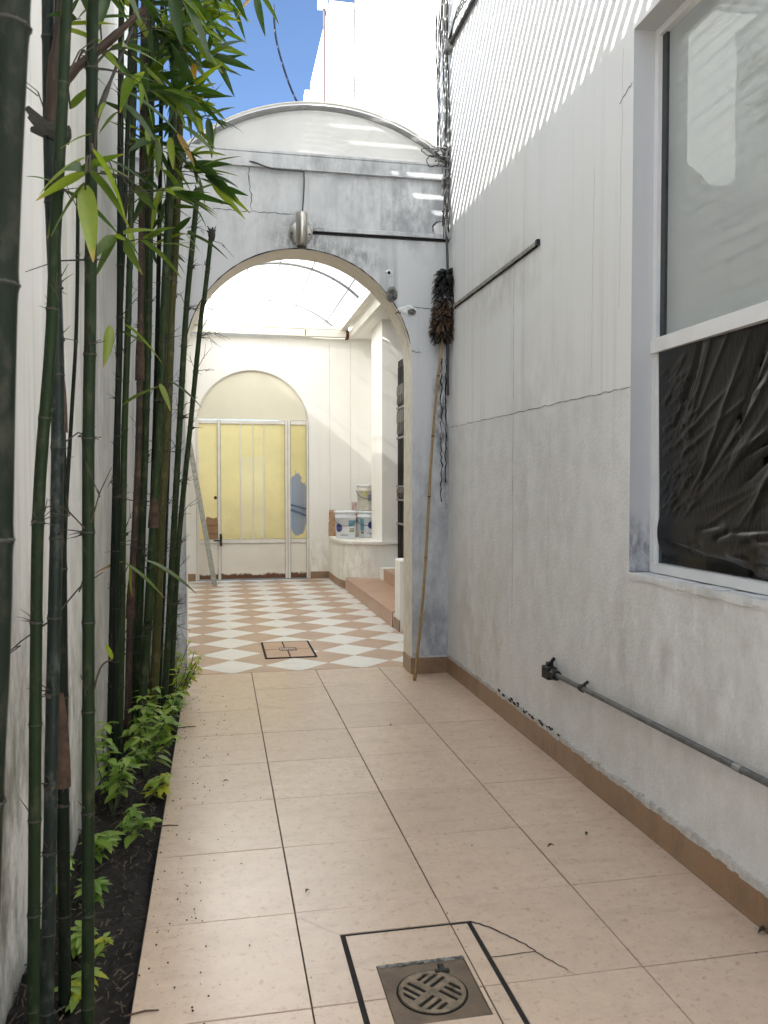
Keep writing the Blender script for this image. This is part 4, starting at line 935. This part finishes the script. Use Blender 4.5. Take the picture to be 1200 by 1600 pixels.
def crumple(name, loc, sx, sy, sz, mat, label, cat, seed):
    rnd = random.Random(seed); mb = MB(); nu, nv = 16, 12
    for j in range(nv+1):
        z = j/nv
        for i in range(nu):
            t = 2*math.pi*i/nu; sq = 1/max(abs(math.cos(t)), abs(math.sin(t)))**.7; k = (1-.15*z)*(1+rnd.uniform(-.13,.13))
            mb.v.append((sx*sq*k*math.cos(t)*.8, sy*sq*k*math.sin(t)*.8*(1-.5*z*z), z*sz*(1+rnd.uniform(-.04,.04))+.0))
    for j in range(nv):
        for i in range(nu): mb.f.append((j*nu+i, j*nu+(i+1)%nu, (j+1)*nu+(i+1)%nu, (j+1)*nu+i))
    mb.f.append(tuple(nv*nu+i for i in range(nu))); mb.f.append(tuple(nu-1-i for i in range(nu)))
    return mb.build(name, mat, label=label, cat=cat, loc=loc)
crumple('paper_bag', (1.70,12.36,.662), .075, .07, .38, 'paper', 'crumpled brown paper bag in the corner of the sill', 'paper bag', 3)
sk = crumple('cement_sack', (1.985,12.06,.662), .055, .05, .50, 'sack', 'narrow printed sack squeezed between the buckets', 'sack', 4)
for z, m in ((.30,'p_red'),(.21,'p_cyan'),(.36,'p_grey')): MB().box(-.05,.045,-.062,-.056,z,z+.045).build('printed_band', m, sk)

# ================================================================== bamboo
CANES=[
 ('C1',0.0240,[(-0.334, 1.12, 0.156), (-0.296, 1.12, 0.988), (-0.282, 1.12, 1.233), (-0.269, 1.12, 1.637), (-0.247, 1.12, 2.034)]),
 ('C2',0.0145,[(-0.443, 2.05, 0.009), (-0.438, 2.05, 0.149), (-0.421, 2.05, 0.991), (-0.409, 2.05, 1.397), (-0.379, 2.05, 1.755), (-0.363, 2.05, 2.05), (-0.347, 2.05, 2.301), (-0.333, 2.05, 2.549)]),
 ('C3',0.0165,[(-0.43, 2.15, 0.017), (-0.423, 2.15, 0.244), (-0.399, 2.15, 1.047), (-0.388, 2.15, 1.364), (-0.382, 2.15, 1.74), (-0.392, 2.15, 2.142), (-0.393, 2.15, 2.599)]),
 ('C3b',0.0170,[(-0.42, 2.35, 0.022), (-0.418, 2.35, 0.485), (-0.418, 2.35, 0.749), (-0.416, 2.35, 1.185), (-0.415, 2.35, 1.7), (-0.426, 2.35, 2.375), (-0.419, 2.35, 2.709)]),
 ('C3c',0.0065,[(-0.44, 2.5, 0.046), (-0.438, 2.5, 0.984), (-0.427, 2.5, 1.334), (-0.408, 2.5, 1.627), (-0.391, 2.5, 1.901), (-0.383, 2.5, 2.262)]),
 ('C4',0.0155,[(-0.326, 2.12, 0.023), (-0.313, 2.12, 1.05), (-0.308, 2.12, 1.52), (-0.3, 2.12, 1.83), (-0.292, 2.12, 2.291), (-0.285, 2.12, 2.594)]),
 ('F1',0.0155,[(-0.473, 3.9, 0.035), (-0.458, 3.9, 0.696), (-0.443, 3.9, 1.597), (-0.427, 3.9, 2.114), (-0.418, 3.9, 2.741), (-0.404, 3.9, 3.585)]),
 ('F2',0.0180,[(-0.518, 4.5, 0.04), (-0.499, 4.5, 0.616), (-0.476, 4.5, 1.623), (-0.447, 4.5, 2.354), (-0.416, 4.5, 3.274), (-0.397, 4.5, 3.925)]),
 ('F3',0.0190,[(-0.496, 4.7, 0.047), (-0.472, 4.7, 0.755), (-0.428, 4.7, 1.492), (-0.409, 4.7, 2.12), (-0.391, 4.7, 3.018), (-0.371, 4.7, 4.041)]),
 ('F4',0.0210,[(-0.467, 4.75, 0.037), (-0.438, 4.75, 0.532), (-0.403, 4.75, 1.351), (-0.373, 4.75, 2.129), (-0.356, 4.75, 2.794), (-0.331, 4.75, 4.073)]),
 ('F5',0.0250,[(-0.427, 4.65, 0.04), (-0.386, 4.65, 0.549), (-0.347, 4.65, 1.144), (-0.308, 4.65, 1.735), (-0.279, 4.65, 2.323), (-0.247, 4.65, 2.908), (-0.216, 4.65, 3.523), (-0.185, 4.65, 4.034)]),
 ('F6',0.0260,[(-0.382, 4.95, 0.033), (-0.356, 4.95, 0.49), (-0.326, 4.95, 1.125), (-0.288, 4.95, 1.755), (-0.258, 4.95, 2.382), (-0.233, 4.95, 2.75), (-0.208, 4.95, 3.298), (-0.175, 4.95, 4.204)]),
 ('F7',0.0215,[(-0.342, 5.35, 0.03), (-0.315, 5.35, 0.412), (-0.274, 5.35, 1.099), (-0.234, 5.35, 1.743), (-0.189, 5.35, 2.463), (-0.147, 5.35, 2.902), (-0.109, 5.35, 3.272)]),
 ('F8',0.0190,[(-0.313, 5.55, 0.026), (-0.29, 5.55, 0.414), (-0.248, 5.55, 1.086), (-0.173, 5.55, 1.797), (-0.099, 5.55, 2.505), (-0.073, 5.55, 2.672), (-0.026, 5.55, 3.084)]),
 ('F9',0.0120,[(-0.52, 4.1, 0.037), (-0.493, 4.1, 0.997), (-0.46, 4.1, 1.908), (-0.416, 4.1, 2.81), (-0.379, 4.1, 3.701)]),
 ('F10',0.0180,[(-0.367, 5.15, 0.053), (-0.326, 5.15, 0.879), (-0.275, 5.15, 2.038), (-0.229, 5.15, 3.184), (-0.168, 5.15, 4.318)]),
 ('F11',0.0150,[(-0.431, 5.2, 0.051), (-0.408, 5.2, 0.876), (-0.361, 5.2, 2.042), (-0.328, 5.2, 3.194), (-0.304, 5.2, 4.331)]),
 ('F12',0.0170,[(-0.495, 5.0, 0.051), (-0.472, 5.0, 0.899), (-0.429, 5.0, 2.016), (-0.398, 5.0, 3.12), (-0.374, 5.0, 4.21)]),
]
LEAVES=[
 ((-0.288, 2.0, 2.175),(-0.395, 1.96, 2.09),3,'C4'),
 ((-0.288, 1.98, 2.13),(-0.392, 1.94, 2.057),3,'C4'),
 ((-0.292, 2.0, 2.116),(-0.366, 1.96, 1.986),0,'C4'),
 ((-0.294, 2.02, 2.118),(-0.273, 1.98, 1.944),3,'C4'),
 ((-0.271, 1.98, 2.183),(-0.17, 1.94, 2.022),3,'C4'),
 ((-0.281, 2.0, 2.141),(-0.168, 1.96, 2.009),0,'C4'),
 ((-0.287, 2.05, 2.246),(-0.35, 2.01, 2.206),3,'C4'),
 ((-0.362, 3.6, 3.054),(-0.128, 3.56, 2.908),1,'F1'),
 ((-0.382, 3.7, 3.044),(-0.229, 3.66, 2.902),1,'F1'),
 ((-0.18, 4.4, 3.265),(0.024, 4.36, 3.146),0,'F5'),
 ((-0.41, 4.2, 2.667),(-0.387, 4.16, 2.505),3,'F2'),
 ((-0.252, 4.3, 2.994),(-0.115, 4.26, 2.842),0,'F5'),
 ((-0.213, 4.4, 3.05),(-0.105, 4.36, 2.93),0,'F5'),
 ((-0.188, 4.0, 3.687),(-0.15, 3.96, 3.455),1,'F5'),
 ((-0.15, 4.0, 3.694),(-0.004, 3.96, 3.401),1,'F5'),
 ((-0.137, 4.2, 3.81),(0.088, 4.16, 3.599),1,'F5'),
 ((-0.144, 4.4, 3.747),(-0.018, 4.36, 3.586),0,'F6'),
 ((-0.43, 3.6, 2.767),(-0.268, 3.56, 2.687),1,'F1'),
 ((-0.415, 3.8, 3.05),(-0.495, 3.76, 2.942),0,'F1'),
 ((-0.221, 4.2, 3.794),(-0.196, 4.16, 3.675),3,'F5'),
 ((-0.333, 4.3, 3.191),(-0.319, 4.26, 3.058),3,'F4'),
 ((-0.22, 4.3, 3.16),(-0.207, 4.26, 2.995),3,'F5'),
 ((-0.194, 4.5, 3.263),(-0.097, 4.46, 3.087),2,'F6'),
 ((-0.108, 4.7, 3.728),(-0.132, 4.66, 3.542),2,'F6'),
 ((0.228, 4.9, 4.243),(0.103, 4.86, 4.092),2,'F6'),
 ((0.236, 4.9, 4.252),(0.272, 4.86, 4.024),1,'F6'),
 ((0.249, 4.8, 4.203),(0.371, 4.76, 4.025),0,'F6'),
 ((-0.475, 4.2, 2.179),(-0.29, 4.16, 2.105),0,'F2'),
 ((-0.456, 3.8, 2.123),(-0.472, 3.76, 1.945),3,'F1'),
 ((-0.412, 4.0, 2.168),(-0.225, 3.96, 2.021),3,'F2'),
 ((-0.459, 4.3, 1.824),(-0.286, 4.26, 1.938),0,'F5'),
 ((-0.249, 4.6, 1.987),(-0.064, 4.56, 1.873),1,'F6'),
 ((-0.293, 4.5, 1.96),(-0.233, 4.46, 1.824),3,'F5'),
 ((-0.251, 2.05, 2.324),(-0.264, 2.01, 2.276),3,'C4'),
 ((-0.325, 2.6, 2.703),(-0.223, 2.56, 2.61),1,'C4'),
 ((-0.365, 2.8, 2.909),(-0.199, 2.76, 2.933),1,'C4'),
 ((-0.352, 2.3, 2.525),(-0.268, 2.26, 2.465),0,'C4'),
 ((-0.369, 2.3, 2.409),(-0.307, 2.26, 2.461),0,'C2'),
 ((-0.456, 4.2, 1.054),(-0.594, 4.16, 1.008),4,'F2'),
 ((-0.444, 4.2, 1.045),(-0.246, 4.16, 0.89),0,'F2'),
 ((-0.367, 4.4, 1.041),(-0.087, 4.36, 0.903),0,'F4'),
 ((-0.424, 4.3, 1.032),(-0.431, 4.26, 0.879),3,'F2'),
 ((-0.256, 2.1, 1.004),(-0.265, 2.06, 1.056),3,'C4'),
 ((-0.134, 4.8, 3.458),(-0.021, 4.76, 3.5),0,'F6'),
 ((-0.057, 4.9, 3.597),(0.068, 4.86, 3.519),0,'F6'),
 ((-0.065, 4.9, 3.579),(0.033, 4.86, 3.731),1,'F6'),
 ((-0.088, 4.6, 3.326),(0.012, 4.56, 3.227),0,'F6'),
]

leaf_meshes = {}
def leaf_mesh(mat, curl=.18, wid=.085, seg=9):
    key = (mat, curl, wid)
    if key not in leaf_meshes:
        mb = MB()
        for i in range(seg+1):
            s = i/seg; wv = wid*(math.sin(math.pi*min(1,(s*.96+.02)**.62))**.85); z = -curl*s*s; fold = wv*.35
            mb.v += [(s,-wv,z+fold),(s,0,z),(s,wv,z+fold)]
        for i in range(seg):
            a = 3*i; mb.f += [(a,a+3,a+4,a+1),(a+1,a+4,a+5,a+2)]
        leaf_meshes[key] = mb.mesh('leaf', mat, True)
    return leaf_meshes[key]
LM = ['leaf','leaf_dark','leaf_yellow','leaf_lime','leaf_dry']
def put_leaf(parent, base, tip, mat, roll=None, curl=.18, wid=.085, par_loc=None):
    base, tip = Vector(base), Vector(tip); x = tip-base; L = x.length; x.normalize()
    up = Vector((0,0,1)) if abs(x.z) < .93 else Vector((random.uniform(-1,1),-1,0))
    y = up.cross(x).normalized(); z = x.cross(y)
    rl = roll if roll is not None else random.uniform(-1.0, 1.0)
    y, z = y*math.cos(rl)+z*math.sin(rl), z*math.cos(rl)-y*math.sin(rl)
    o = put('leaf', leaf_mesh(mat, curl, wid), parent)
    o.matrix_local = Matrix.Translation(base-par_loc) @ Matrix(((x.x,y.x,z.x,0),(x.y,y.y,z.y,0),(x.z,y.z,z.z,0),(0,0,0,1))) @ Matrix.Scale(L, 4)
    return o
ring = MB().lathe([(1.0,-.35),(1.10,-.12),(1.16,0),(1.08,.15),(1.0,.3)], (0,0,0), 12).mesh('node_ring', 'node', True)
stub_meshes = []
for v in range(5):
    mb = MB(); rr = random.Random(50+v)
    for k in range(rr.randint(4,8)):
        ang = rr.uniform(-1.2,1.2); el = rr.uniform(-.2,1.1); L = rr.uniform(1.2,4.8)
        d = Vector((math.cos(ang)*math.cos(el), math.sin(ang)*math.cos(el), math.sin(el)))
        p1 = d*L*.55+Vector((0,0,rr.uniform(-.1,.3))); mb.tube([d*.6, p1, d*L+Vector((0,0,rr.uniform(-.2,.5)))], [.13,.085,.03], 5)
    mb.tube([(.6,0,-.2),(1.3,.1,.1)], [.5,.25], 6)
    stub_meshes.append(mb.mesh('branch_stub', 'stub', False))
INFO = {'C1': ('thick dark bamboo cane nearest the camera at the left edge','culm_shaded',.3), 'C2': ('leaning green bamboo cane second from the left edge','culm_backlit',.24), 'C3': ('grey green bamboo cane with pale scars in the left foreground','culm_grey',.2),
 'C3b': ('dark bamboo cane with a brown sheath beside the grey cane','culm_shaded',.33), 'C3c': ('thin dark bamboo shoot crossing the white wall on the left','culm_shaded',.28), 'C4': ('straight upright bamboo cane bearing the big foreground leaves','culm_backlit',.235),
 'F1': ('slim dark cane against the wall, leftmost of the far bamboo group','culm_shaded',.25), 'F2': ('slender green cane, second from left in the far bamboo group','culm',.28), 'F3': ('brown sheathed cane in the middle of the far bamboo group','culm_brown',.3),
 'F4': ('medium green cane just left of the thickest far cane','culm',.28), 'F5': ('thick green cane leaning right in the far bamboo group','culm',.3), 'F6': ('thick olive yellow cane beside the thick green one','culm_yellow',.31),
 'F9': ('thin dark cane hugging the wall just left of the far group','culm_shaded',.24), 'F10': ('dark cane half hidden behind the thick olive cane','culm_shaded',.29), 'F11': ('dim cane standing behind the thick green cane','culm_shaded',.27), 'F12': ('dim cane behind the brown sheathed cane','culm',.26),
 'F7': ('cut bamboo cane with a dark stump end in front of the arch wall','culm',.23), 'F8': ('thinner cut cane leaning furthest right across the arch','culm',.2)}
cane = {}; cpts = {}
for key, r, P in CANES:
    label, mat, il = INFO[key]; P = [Vector(p) for p in P]
    d0 = (P[1]-P[0]); P = [P[0]-d0/d0.z*(P[0].z+.05)]+P if P[0].z > -.05 else P
    if key not in ('F7','F8','C3c'):
        d1 = (P[-1]-P[-2]).normalized(); top = 4.95; e = P[-1].copy(); k = (top-e.z)/d1.z*.55; P += [e+d1*k*.5+Vector((.01,0,0)), Vector((e.x+d1.x*k+.05, e.y, top))]
    t = thing('bamboo_cane', label, 'bamboo', P[0], 'bamboo canes in the planting bed'); cane[key] = t
    pts = spline(P, 8); n = len(pts); L = sum((q-p).length for p, q in zip(pts, pts[1:])); acc = 0; nodes = []; nxt = .12+random.uniform(0,il); rad = []; fine = []
    # resample evenly so the nodes can pinch the tube
    dist = [0]
    for p, q in zip(pts, pts[1:]): dist.append(dist[-1]+(q-p).length)
    def at_d(s, pts=pts, dist=dist, n=n):
        for i in range(n-1):
            if dist[i+1] >= s: f = (s-dist[i])/max(1e-6, dist[i+1]-dist[i]); return pts[i].lerp(pts[i+1], f)
        return pts[-1].copy()
    ns = []; s = nxt
    while s < L-.02: ns.append(s); s += il*random.uniform(.85,1.15)
    st_ = sorted({round(x,4) for x in [0, L]+[L*i/60 for i in range(61)]+[q+e for q in ns for e in (-.02,-.008,0,.008,.02)] if 0 <= x <= L})
    fine = [at_d(x) for x in st_]; taper = lambda x: r*(1-.22*x/L)
    rad = []
    for x in st_:
        k = min([abs(x-q) for q in ns]+[1]); rad.append(taper(x)*(1.10 if k < .004 else 1.03 if k < .012 else 1.0)*(1+.012*math.sin(x*9)))
    MB().tube([p-P[0] for p in fine], rad, 14).build('culm', mat, t, True)
    cpts[key] = (at_d, L, ns, r)
    for q in ns:
        p = at_d(q); o = put('node_ring', ring, t, p-P[0]); o.scale = (taper(q)*1.02, taper(q)*1.02, .012)
        dd = (at_d(min(L,q+.03))-at_d(max(0,q-.03))).normalized(); o.rotation_mode = 'QUATERNION'; o.rotation_quaternion = Vector((0,0,1)).rotation_difference(dd)
        if p.z > .35 and random.random() < (.9 if key in ('F7','F8') else .55) and key != 'C1':
            o = put('branch_stub', random.choice(stub_meshes), t, p-P[0]); sc = taper(q)*random.uniform(.7,1.25)*(1.2 if key in ('F7','F8') else 1); o.scale = (sc,sc,sc); o.rotation_euler = (random.uniform(-.3,.3), random.uniform(-.3,.3), random.uniform(-2.2,2.2))
    if key in ('F7','F8'):
        mb = MB(); e = at_d(L)-P[0]
        for k in range(14):
            a2 = random.uniform(0,6.28); d = Vector((math.cos(a2), math.sin(a2), random.uniform(.0,1.2))); mb.tube([e-Vector((0,0,.03)), e+d*random.uniform(.02,.035)], [.008,.003], 5)
        mb.lathe([(r*.9,-.06),(r*1.25,-.03),(r*1.2,.0),(r*.6,.012)], e, 10); mb.build('stump_end', 'node', t)
# sheaths
for key, s0, h_, rr in (('C3b',.66,.26,1.15),('F3',2.05,.30,1.25),('F3',.75,.26,1.2),('C3b',1.62,.22,1.15),('F5',1.25,.16,1.15)):
    at_d, L, ns, r = cpts[key]; t = cane[key]; mb = MB(); seg, nn = 10, 6
    for j in range(nn+1):
        p = at_d(s0+h_*j/nn)-t.location; sp = 1.6-1.15*(j/nn)**2
        for i in range(seg+1): a2 = -1.0+(-sp+2*sp*i/seg)-.6; k = r*rr*(1-.12*j/nn)+.002; mb.v.append((p.x+k*math.cos(a2), p.y+k*math.sin(a2), p.z))
    for j in range(nn):
        for i in range(seg): a2 = j*(seg+1)+i; mb.f.append((a2,a2+1,a2+seg+2,a2+seg+1))
    mb.build('sheath', 'sheath', t, True)
# leaves that can be read one by one
for B_, T_, c, k in LEAVES:
    t = cane[k]; put_leaf(t, B_, T_, LM[c], roll=random.uniform(-.7,.7), curl=random.uniform(.05,.18), wid=random.choice((.095,.11,.12)), par_loc=t.location)
    at_d, L, ns, r = cpts[k]; q = min(ns, key=lambda s: abs(at_d(s).z-(B_[2]-.05))); p0 = at_d(q); b_ = Vector(B_)
    if (b_-p0).length < .9 and random.random() < .8: MB().tube(spline([p0-t.location, (p0.lerp(b_,.5)+Vector((0,0,.04)))-t.location, b_-t.location], 4), .0026, 5).build('branch', 'stub', t)
# leafy branches from the upper nodes
def spray(key, p0, d, L, nl, size, mats, grav=.35):
    t = cane[key]; pts = [p0 + d*L*s + Vector((0,0,-grav*L*s*s)) for s in [i/6 for i in range(7)]]
    MB().tube([p-t.location for p in pts], [.0035*(1-.7*i/6) for i in range(7)], 5).build('branch', 'stub', t)
    for k in range(nl):
        s = random.uniform(.3,1.0); i = min(5,int(s*6)); p = pts[i].lerp(pts[i+1], s*6-i)
        dd = (d*.6+Vector((random.uniform(-.8,.8), random.uniform(-.8,.8), random.uniform(-1.0,.25)))).normalized()
        put_leaf(t, p, p+dd*size*random.uniform(.6,1.15), random.choice(mats), curl=random.choice((.1,.2,.3)), wid=random.choice((.07,.085,.10)), par_loc=t.location)
mixA = ['leaf','leaf','leaf_dark','leaf_dark','leaf_dark','leaf_lime']
random.seed(21)
for key, zlo, cnt in (('F1',2.7,8),('F2',2.7,9),('F3',2.9,9),('F4',2.75,10),('F5',2.95,15),('F6',3.25,14),('F9',2.5,6),('F10',3.5,7),('F12',2.8,8)):
    at_d, L, ns, r = cpts[key]; cand = [at_d(s) for s in ns if zlo < at_d(s).z < 4.35]
    for c in range(cnt):
        p = random.choice(cand); ang = random.uniform(-2.2, .6)
        d = Vector((math.cos(ang)*(.9 if math.cos(ang) > 0 else .4), math.sin(ang), random.uniform(.1,.8))).normalized()
        spray(key, p, d, random.uniform(.16,.34), random.randint(4,7), .235, mixA)
for key, zlo, cnt in (('C2',2.1,4),('C3',2.1,3),('C4',2.25,5)):
    at_d, L, ns, r = cpts[key]; cand = [at_d(s) for s in ns if zlo < at_d(s).z < 3.0]
    for c in range(cnt):
        p = random.choice(cand); ang = random.uniform(-.4, 1.7); d = Vector((math.cos(ang)*.6, math.sin(ang), random.uniform(.2,.8))).normalized()
        spray(key, p, d, random.uniform(.12,.25), random.randint(3,5), .14, mixA)
# bare hanging twigs
random.seed(4)
for key in ('C2','C3','C4','C4','F1','F2','F3','F4','F5','F6','F7','F8','F6','F5','F9','F10','F12','F8','F7'):
    at_d, L, ns, r = cpts[key]; t = cane[key]
    for k in range(9):
        p = at_d(random.choice(ns))
        if p.z < .5: continue
        d = Vector((random.uniform(-.3,.9), random.uniform(-.8,.2), random.uniform(-.4,1))).normalized(); Lw = random.uniform(.06,.26); mid = p+d*Lw*.5
        mb = MB().tube([p-t.location, mid-t.location+Vector((0,0,.01)), p+d*Lw-t.location+Vector((0,0,random.uniform(-.06,.02)))], [.0024,.0018,.001], 4)
        for q in range(2): e = d+Vector((random.uniform(-.7,.7),random.uniform(-.7,.7),random.uniform(-.7,.7))); mb.tube([mid-t.location, mid-t.location+e*Lw*.35], [.0016,.0008], 4)
        mb.build('twig', 'stub', t)
# the two heavy woody branches high on the left
t = cane['C3']
MB().tube([Vector(p)-t.location for p in spline([(-.385,2.15,2.36),(-.34,2.13,2.42),(-.25,2.12,2.50),(-.17,2.12,2.585)], 5)], [.013]*6+[.010]*6+[.007]*4, 8).build('branch', 'culm_brown', t)
MB().tube([Vector(p)-t.location for p in spline([(-.39,2.15,2.30),(-.375,2.13,2.45),(-.35,2.12,2.62)], 5)], [.016]*6+[.011]*5, 8).build('branch', 'culm_brown', t)
mb = MB()
for k in range(9): a2 = random.uniform(0,6.28); p = Vector((-.392,2.14,2.28)); mb.tube([p-t.location, p+Vector((math.cos(a2)*.05, math.sin(a2)*.03, random.uniform(-.03,.07)))-t.location], [.02,.007], 6)
mb.build('knuckle', 'node', t)
t = cane['C4']
MB().tube([Vector(p)-t.location for p in spline([(-.292,2.12,2.28),(-.255,2.10,2.37),(-.19,2.08,2.52)], 5)], [.007]*6+[.004]*5, 6).build('branch', 'node', t)

# ================================================================== low plants in the bed
def leaf_oval(mat):
    if ('oval',mat) not in leaf_meshes:
        mb = MB(); seg = 9
        for i in range(seg+1):
            s = i/seg; wv = .25*math.sin(math.pi*(s*.98+.01)**.75)*(1+(.12 if i % 2 else -.06)); z = -.22*s*s; mb.v += [(s,-wv,z+wv*.25),(s,0,z),(s,wv,z+wv*.25)]
        for i in range(seg): a = 3*i; mb.f += [(a,a+3,a+4,a+1),(a+1,a+4,a+5,a+2)]
        leaf_meshes[('oval',mat)] = mb.mesh('leaf', mat, True)
    return leaf_meshes[('oval',mat)]
def weed(x, y, h, ns, size, mats, label, lean=.05, sd=0):
    rnd = random.Random(sd+int(y*1000)); t = thing('leafy_plant', label, 'plant', (x,y,-.02), 'low green plants under the bamboo')
    for s in range(ns):
        tip = Vector((rnd.uniform(-1,1)*h*.35+lean, rnd.uniform(-1,1)*h*.45, h*rnd.uniform(.6,1.1))); mid = tip*.55+Vector((rnd.uniform(-.02,.02),rnd.uniform(-.02,.02),.02))
        tip.x = max(XL+.06-x, tip.x)
        P = spline([(0,0,0), mid, tip], 5); MB().tube(P, [.004-.0022*i/(len(P)-1) for i in range(len(P))], 5).build('stem', 'weedstem', t)
        for lev in (.35,.5,.62,.75,.88,1.0):
            p = P[min(len(P)-1, int(lev*(len(P)-1)))]; n = 2 if lev < .9 else 4; a0 = rnd.uniform(0,6.28)
            for k in range(n):
                ang = a0+2*math.pi*k/n+rnd.uniform(-.3,.3); el = rnd.uniform(-.45,.35); d = Vector((math.cos(ang)*math.cos(el), math.sin(ang)*math.cos(el), math.sin(el)))
                y_ = Vector((0,0,1)).cross(d).normalized(); z_ = d.cross(y_); L = .74*size*rnd.uniform(.6,1.15)*(.8 if lev == 1 else 1)
                if x+p.x+d.x*L < XL+.01: continue
                o = put('leaf', leaf_oval(rnd.choice(mats)), t); o.matrix_local = Matrix.Translation(p) @ Matrix(((d.x,y_.x,z_.x,0),(d.y,y_.y,z_.y,0),(d.z,y_.z,z_.z,0),(0,0,0,1))) @ Matrix.Scale(L,4)
W1 = ['weed','weed','weed_dark']; W2 = ['weed','weed_yellow']; W3 = ['weed_dark','weed']
weed(-.36,4.20,.36,12,.105,W1,'largest bright green leafy plant at the middle of the bed')
weed(-.46,3.75,.36,8,.10,W1,'bright leafy plant against the wall left of the largest plant',.0,3)
weed(-.33,3.86,.13,3,.085,['weed_yellow','weed'],'small plant with yellow leaves below the largest plant',.05)
weed(-.40,4.70,.30,6,.09,W1,'leafy plant between the feet of the far canes')
weed(-.31,5.05,.22,6,.09,W1,'leafy plant at the foot of the olive cane')
weed(-.27,5.55,.30,9,.085,W2,'pale green plant spilling onto the tiles near the arch wall',.06)
weed(-.32,5.85,.40,9,.075,W2,'furthest pale plant in the corner by the arch wall',.02)
weed(-.47,3.25,.16,4,.095,W1,'broad leaved plant right of the straight cane',.03)
weed(-.36,3.40,.13,3,.085,W1,'plant with drooping leaves reaching the tile edge',.05)
weed(-.44,2.92,.09,2,.085,W3,'small plant alone on bare soil in the near bed',.02)
weed(-.44,2.62,.09,3,.075,W1,'cluster of small lime leaves beside the straight cane',.02)
weed(-.39,2.56,.07,2,.06,W2,'tiny yellow green seedling near the tile edge',.02)
weed(-.40,2.36,.09,3,.075,W2,'lowest bright seedling at the bottom of the bed',.02)
weed(-.55,3.0,.22,2,.07,W1,'thin plant pressed against the boundary wall',.01)

# litter
rnd = random.Random(9); mb = MB()
for k in range(900):
    x = -.57+.31*rnd.random(); y = 1.8+4.2*rnd.random(); a = rnd.uniform(0,3.14); L = rnd.uniform(.003,.010)*rnd.choice((1,1,1,2.2)); wv = rnd.uniform(.0007,.003); z = -.035+.03*math.sin((x-XL)/.336*math.pi)+.018
    d = Vector((math.cos(a)*L, math.sin(a)*L, rnd.uniform(-.01,.01))); mb.tube([Vector((x,y,z))-d, Vector((x,y,z))+d], wv, 4)
mb.build('leaf_litter', 'litter', kind='stuff', label='dry twigs and leaf litter scattered over the dark soil', cat='leaf litter')
mb = MB()
def crumb(x, y, r): mb.lathe([(r*.5,.0),(r,r*.5),(r*.6,r*1.1)], (x,y,.0016), 6)
for k in range(190): crumb(-.235+abs(rnd.gauss(0,.13)), rnd.uniform(2.0,6.0), rnd.uniform(.0012,.0038))
for k in range(40): crumb(rnd.uniform(-.2,1.65), rnd.uniform(2,6), rnd.uniform(.001,.003))
mb.build('soil_crumbs', 'soil', kind='stuff', label='dark soil crumbs spilled over the beige tiles', cat='soil')
def twig(x, y, L, a, label):
    d = Vector((math.cos(a)*L/2, math.sin(a)*L/2, 0)); MB().tube([-d, d*.1+Vector((.004,.006,.001)), d], [.0025,.003,.002], 5).build('twig', 'sheath', label=label, cat='twig', loc=(x,y,.005))
twig(-.20,4.95,.13,.15,'dry twig on the tiles by the far canes'); twig(-.22,3.52,.10,-.05,'dry twig beside the yellow leaved plant'); twig(-.21,2.27,.09,.1,'dry twig at the bottom of the picture by the bed')
def dryleaf(x, y, L, a, label, mat='stub'):
    mbl = MB()
    for i in range(6):
        s = i/5; wv = L*.2*math.sin(math.pi*(s*.94+.03)); z = .004+L*.18*math.sin(s*3); mbl.v += [(L*(s-.5),-wv,z+wv*.6),(L*(s-.5),0,z),(L*(s-.5),wv,z+wv*.6)]
    for i in range(5): b = 3*i; mbl.f += [(b,b+3,b+4,b+1),(b+1,b+4,b+5,b+2)]
    o = mbl.build('fallen_leaf', mat, label=label, cat='leaf', loc=(x,y,.001)); o.rotation_euler = (0,0,a)
dryleaf(1.28,3.02,.035,.3,'curled dry leaf in the middle of the right tiles'); dryleaf(1.47,3.10,.03,.9,'small dry leaf close to the skirting'); dryleaf(1.70,2.30,.05,.2,'dark dry leaf against the skirting at the right edge')
dryleaf(.03,4.0,.03,.2,'dry leaf scrap on the first tile column'); dryleaf(.30,2.85,.025,.8,'dark crumb of leaf on a tile joint'); dryleaf(1.0,4.75,.03,1.0,'dry leaf scrap on the third tile column')
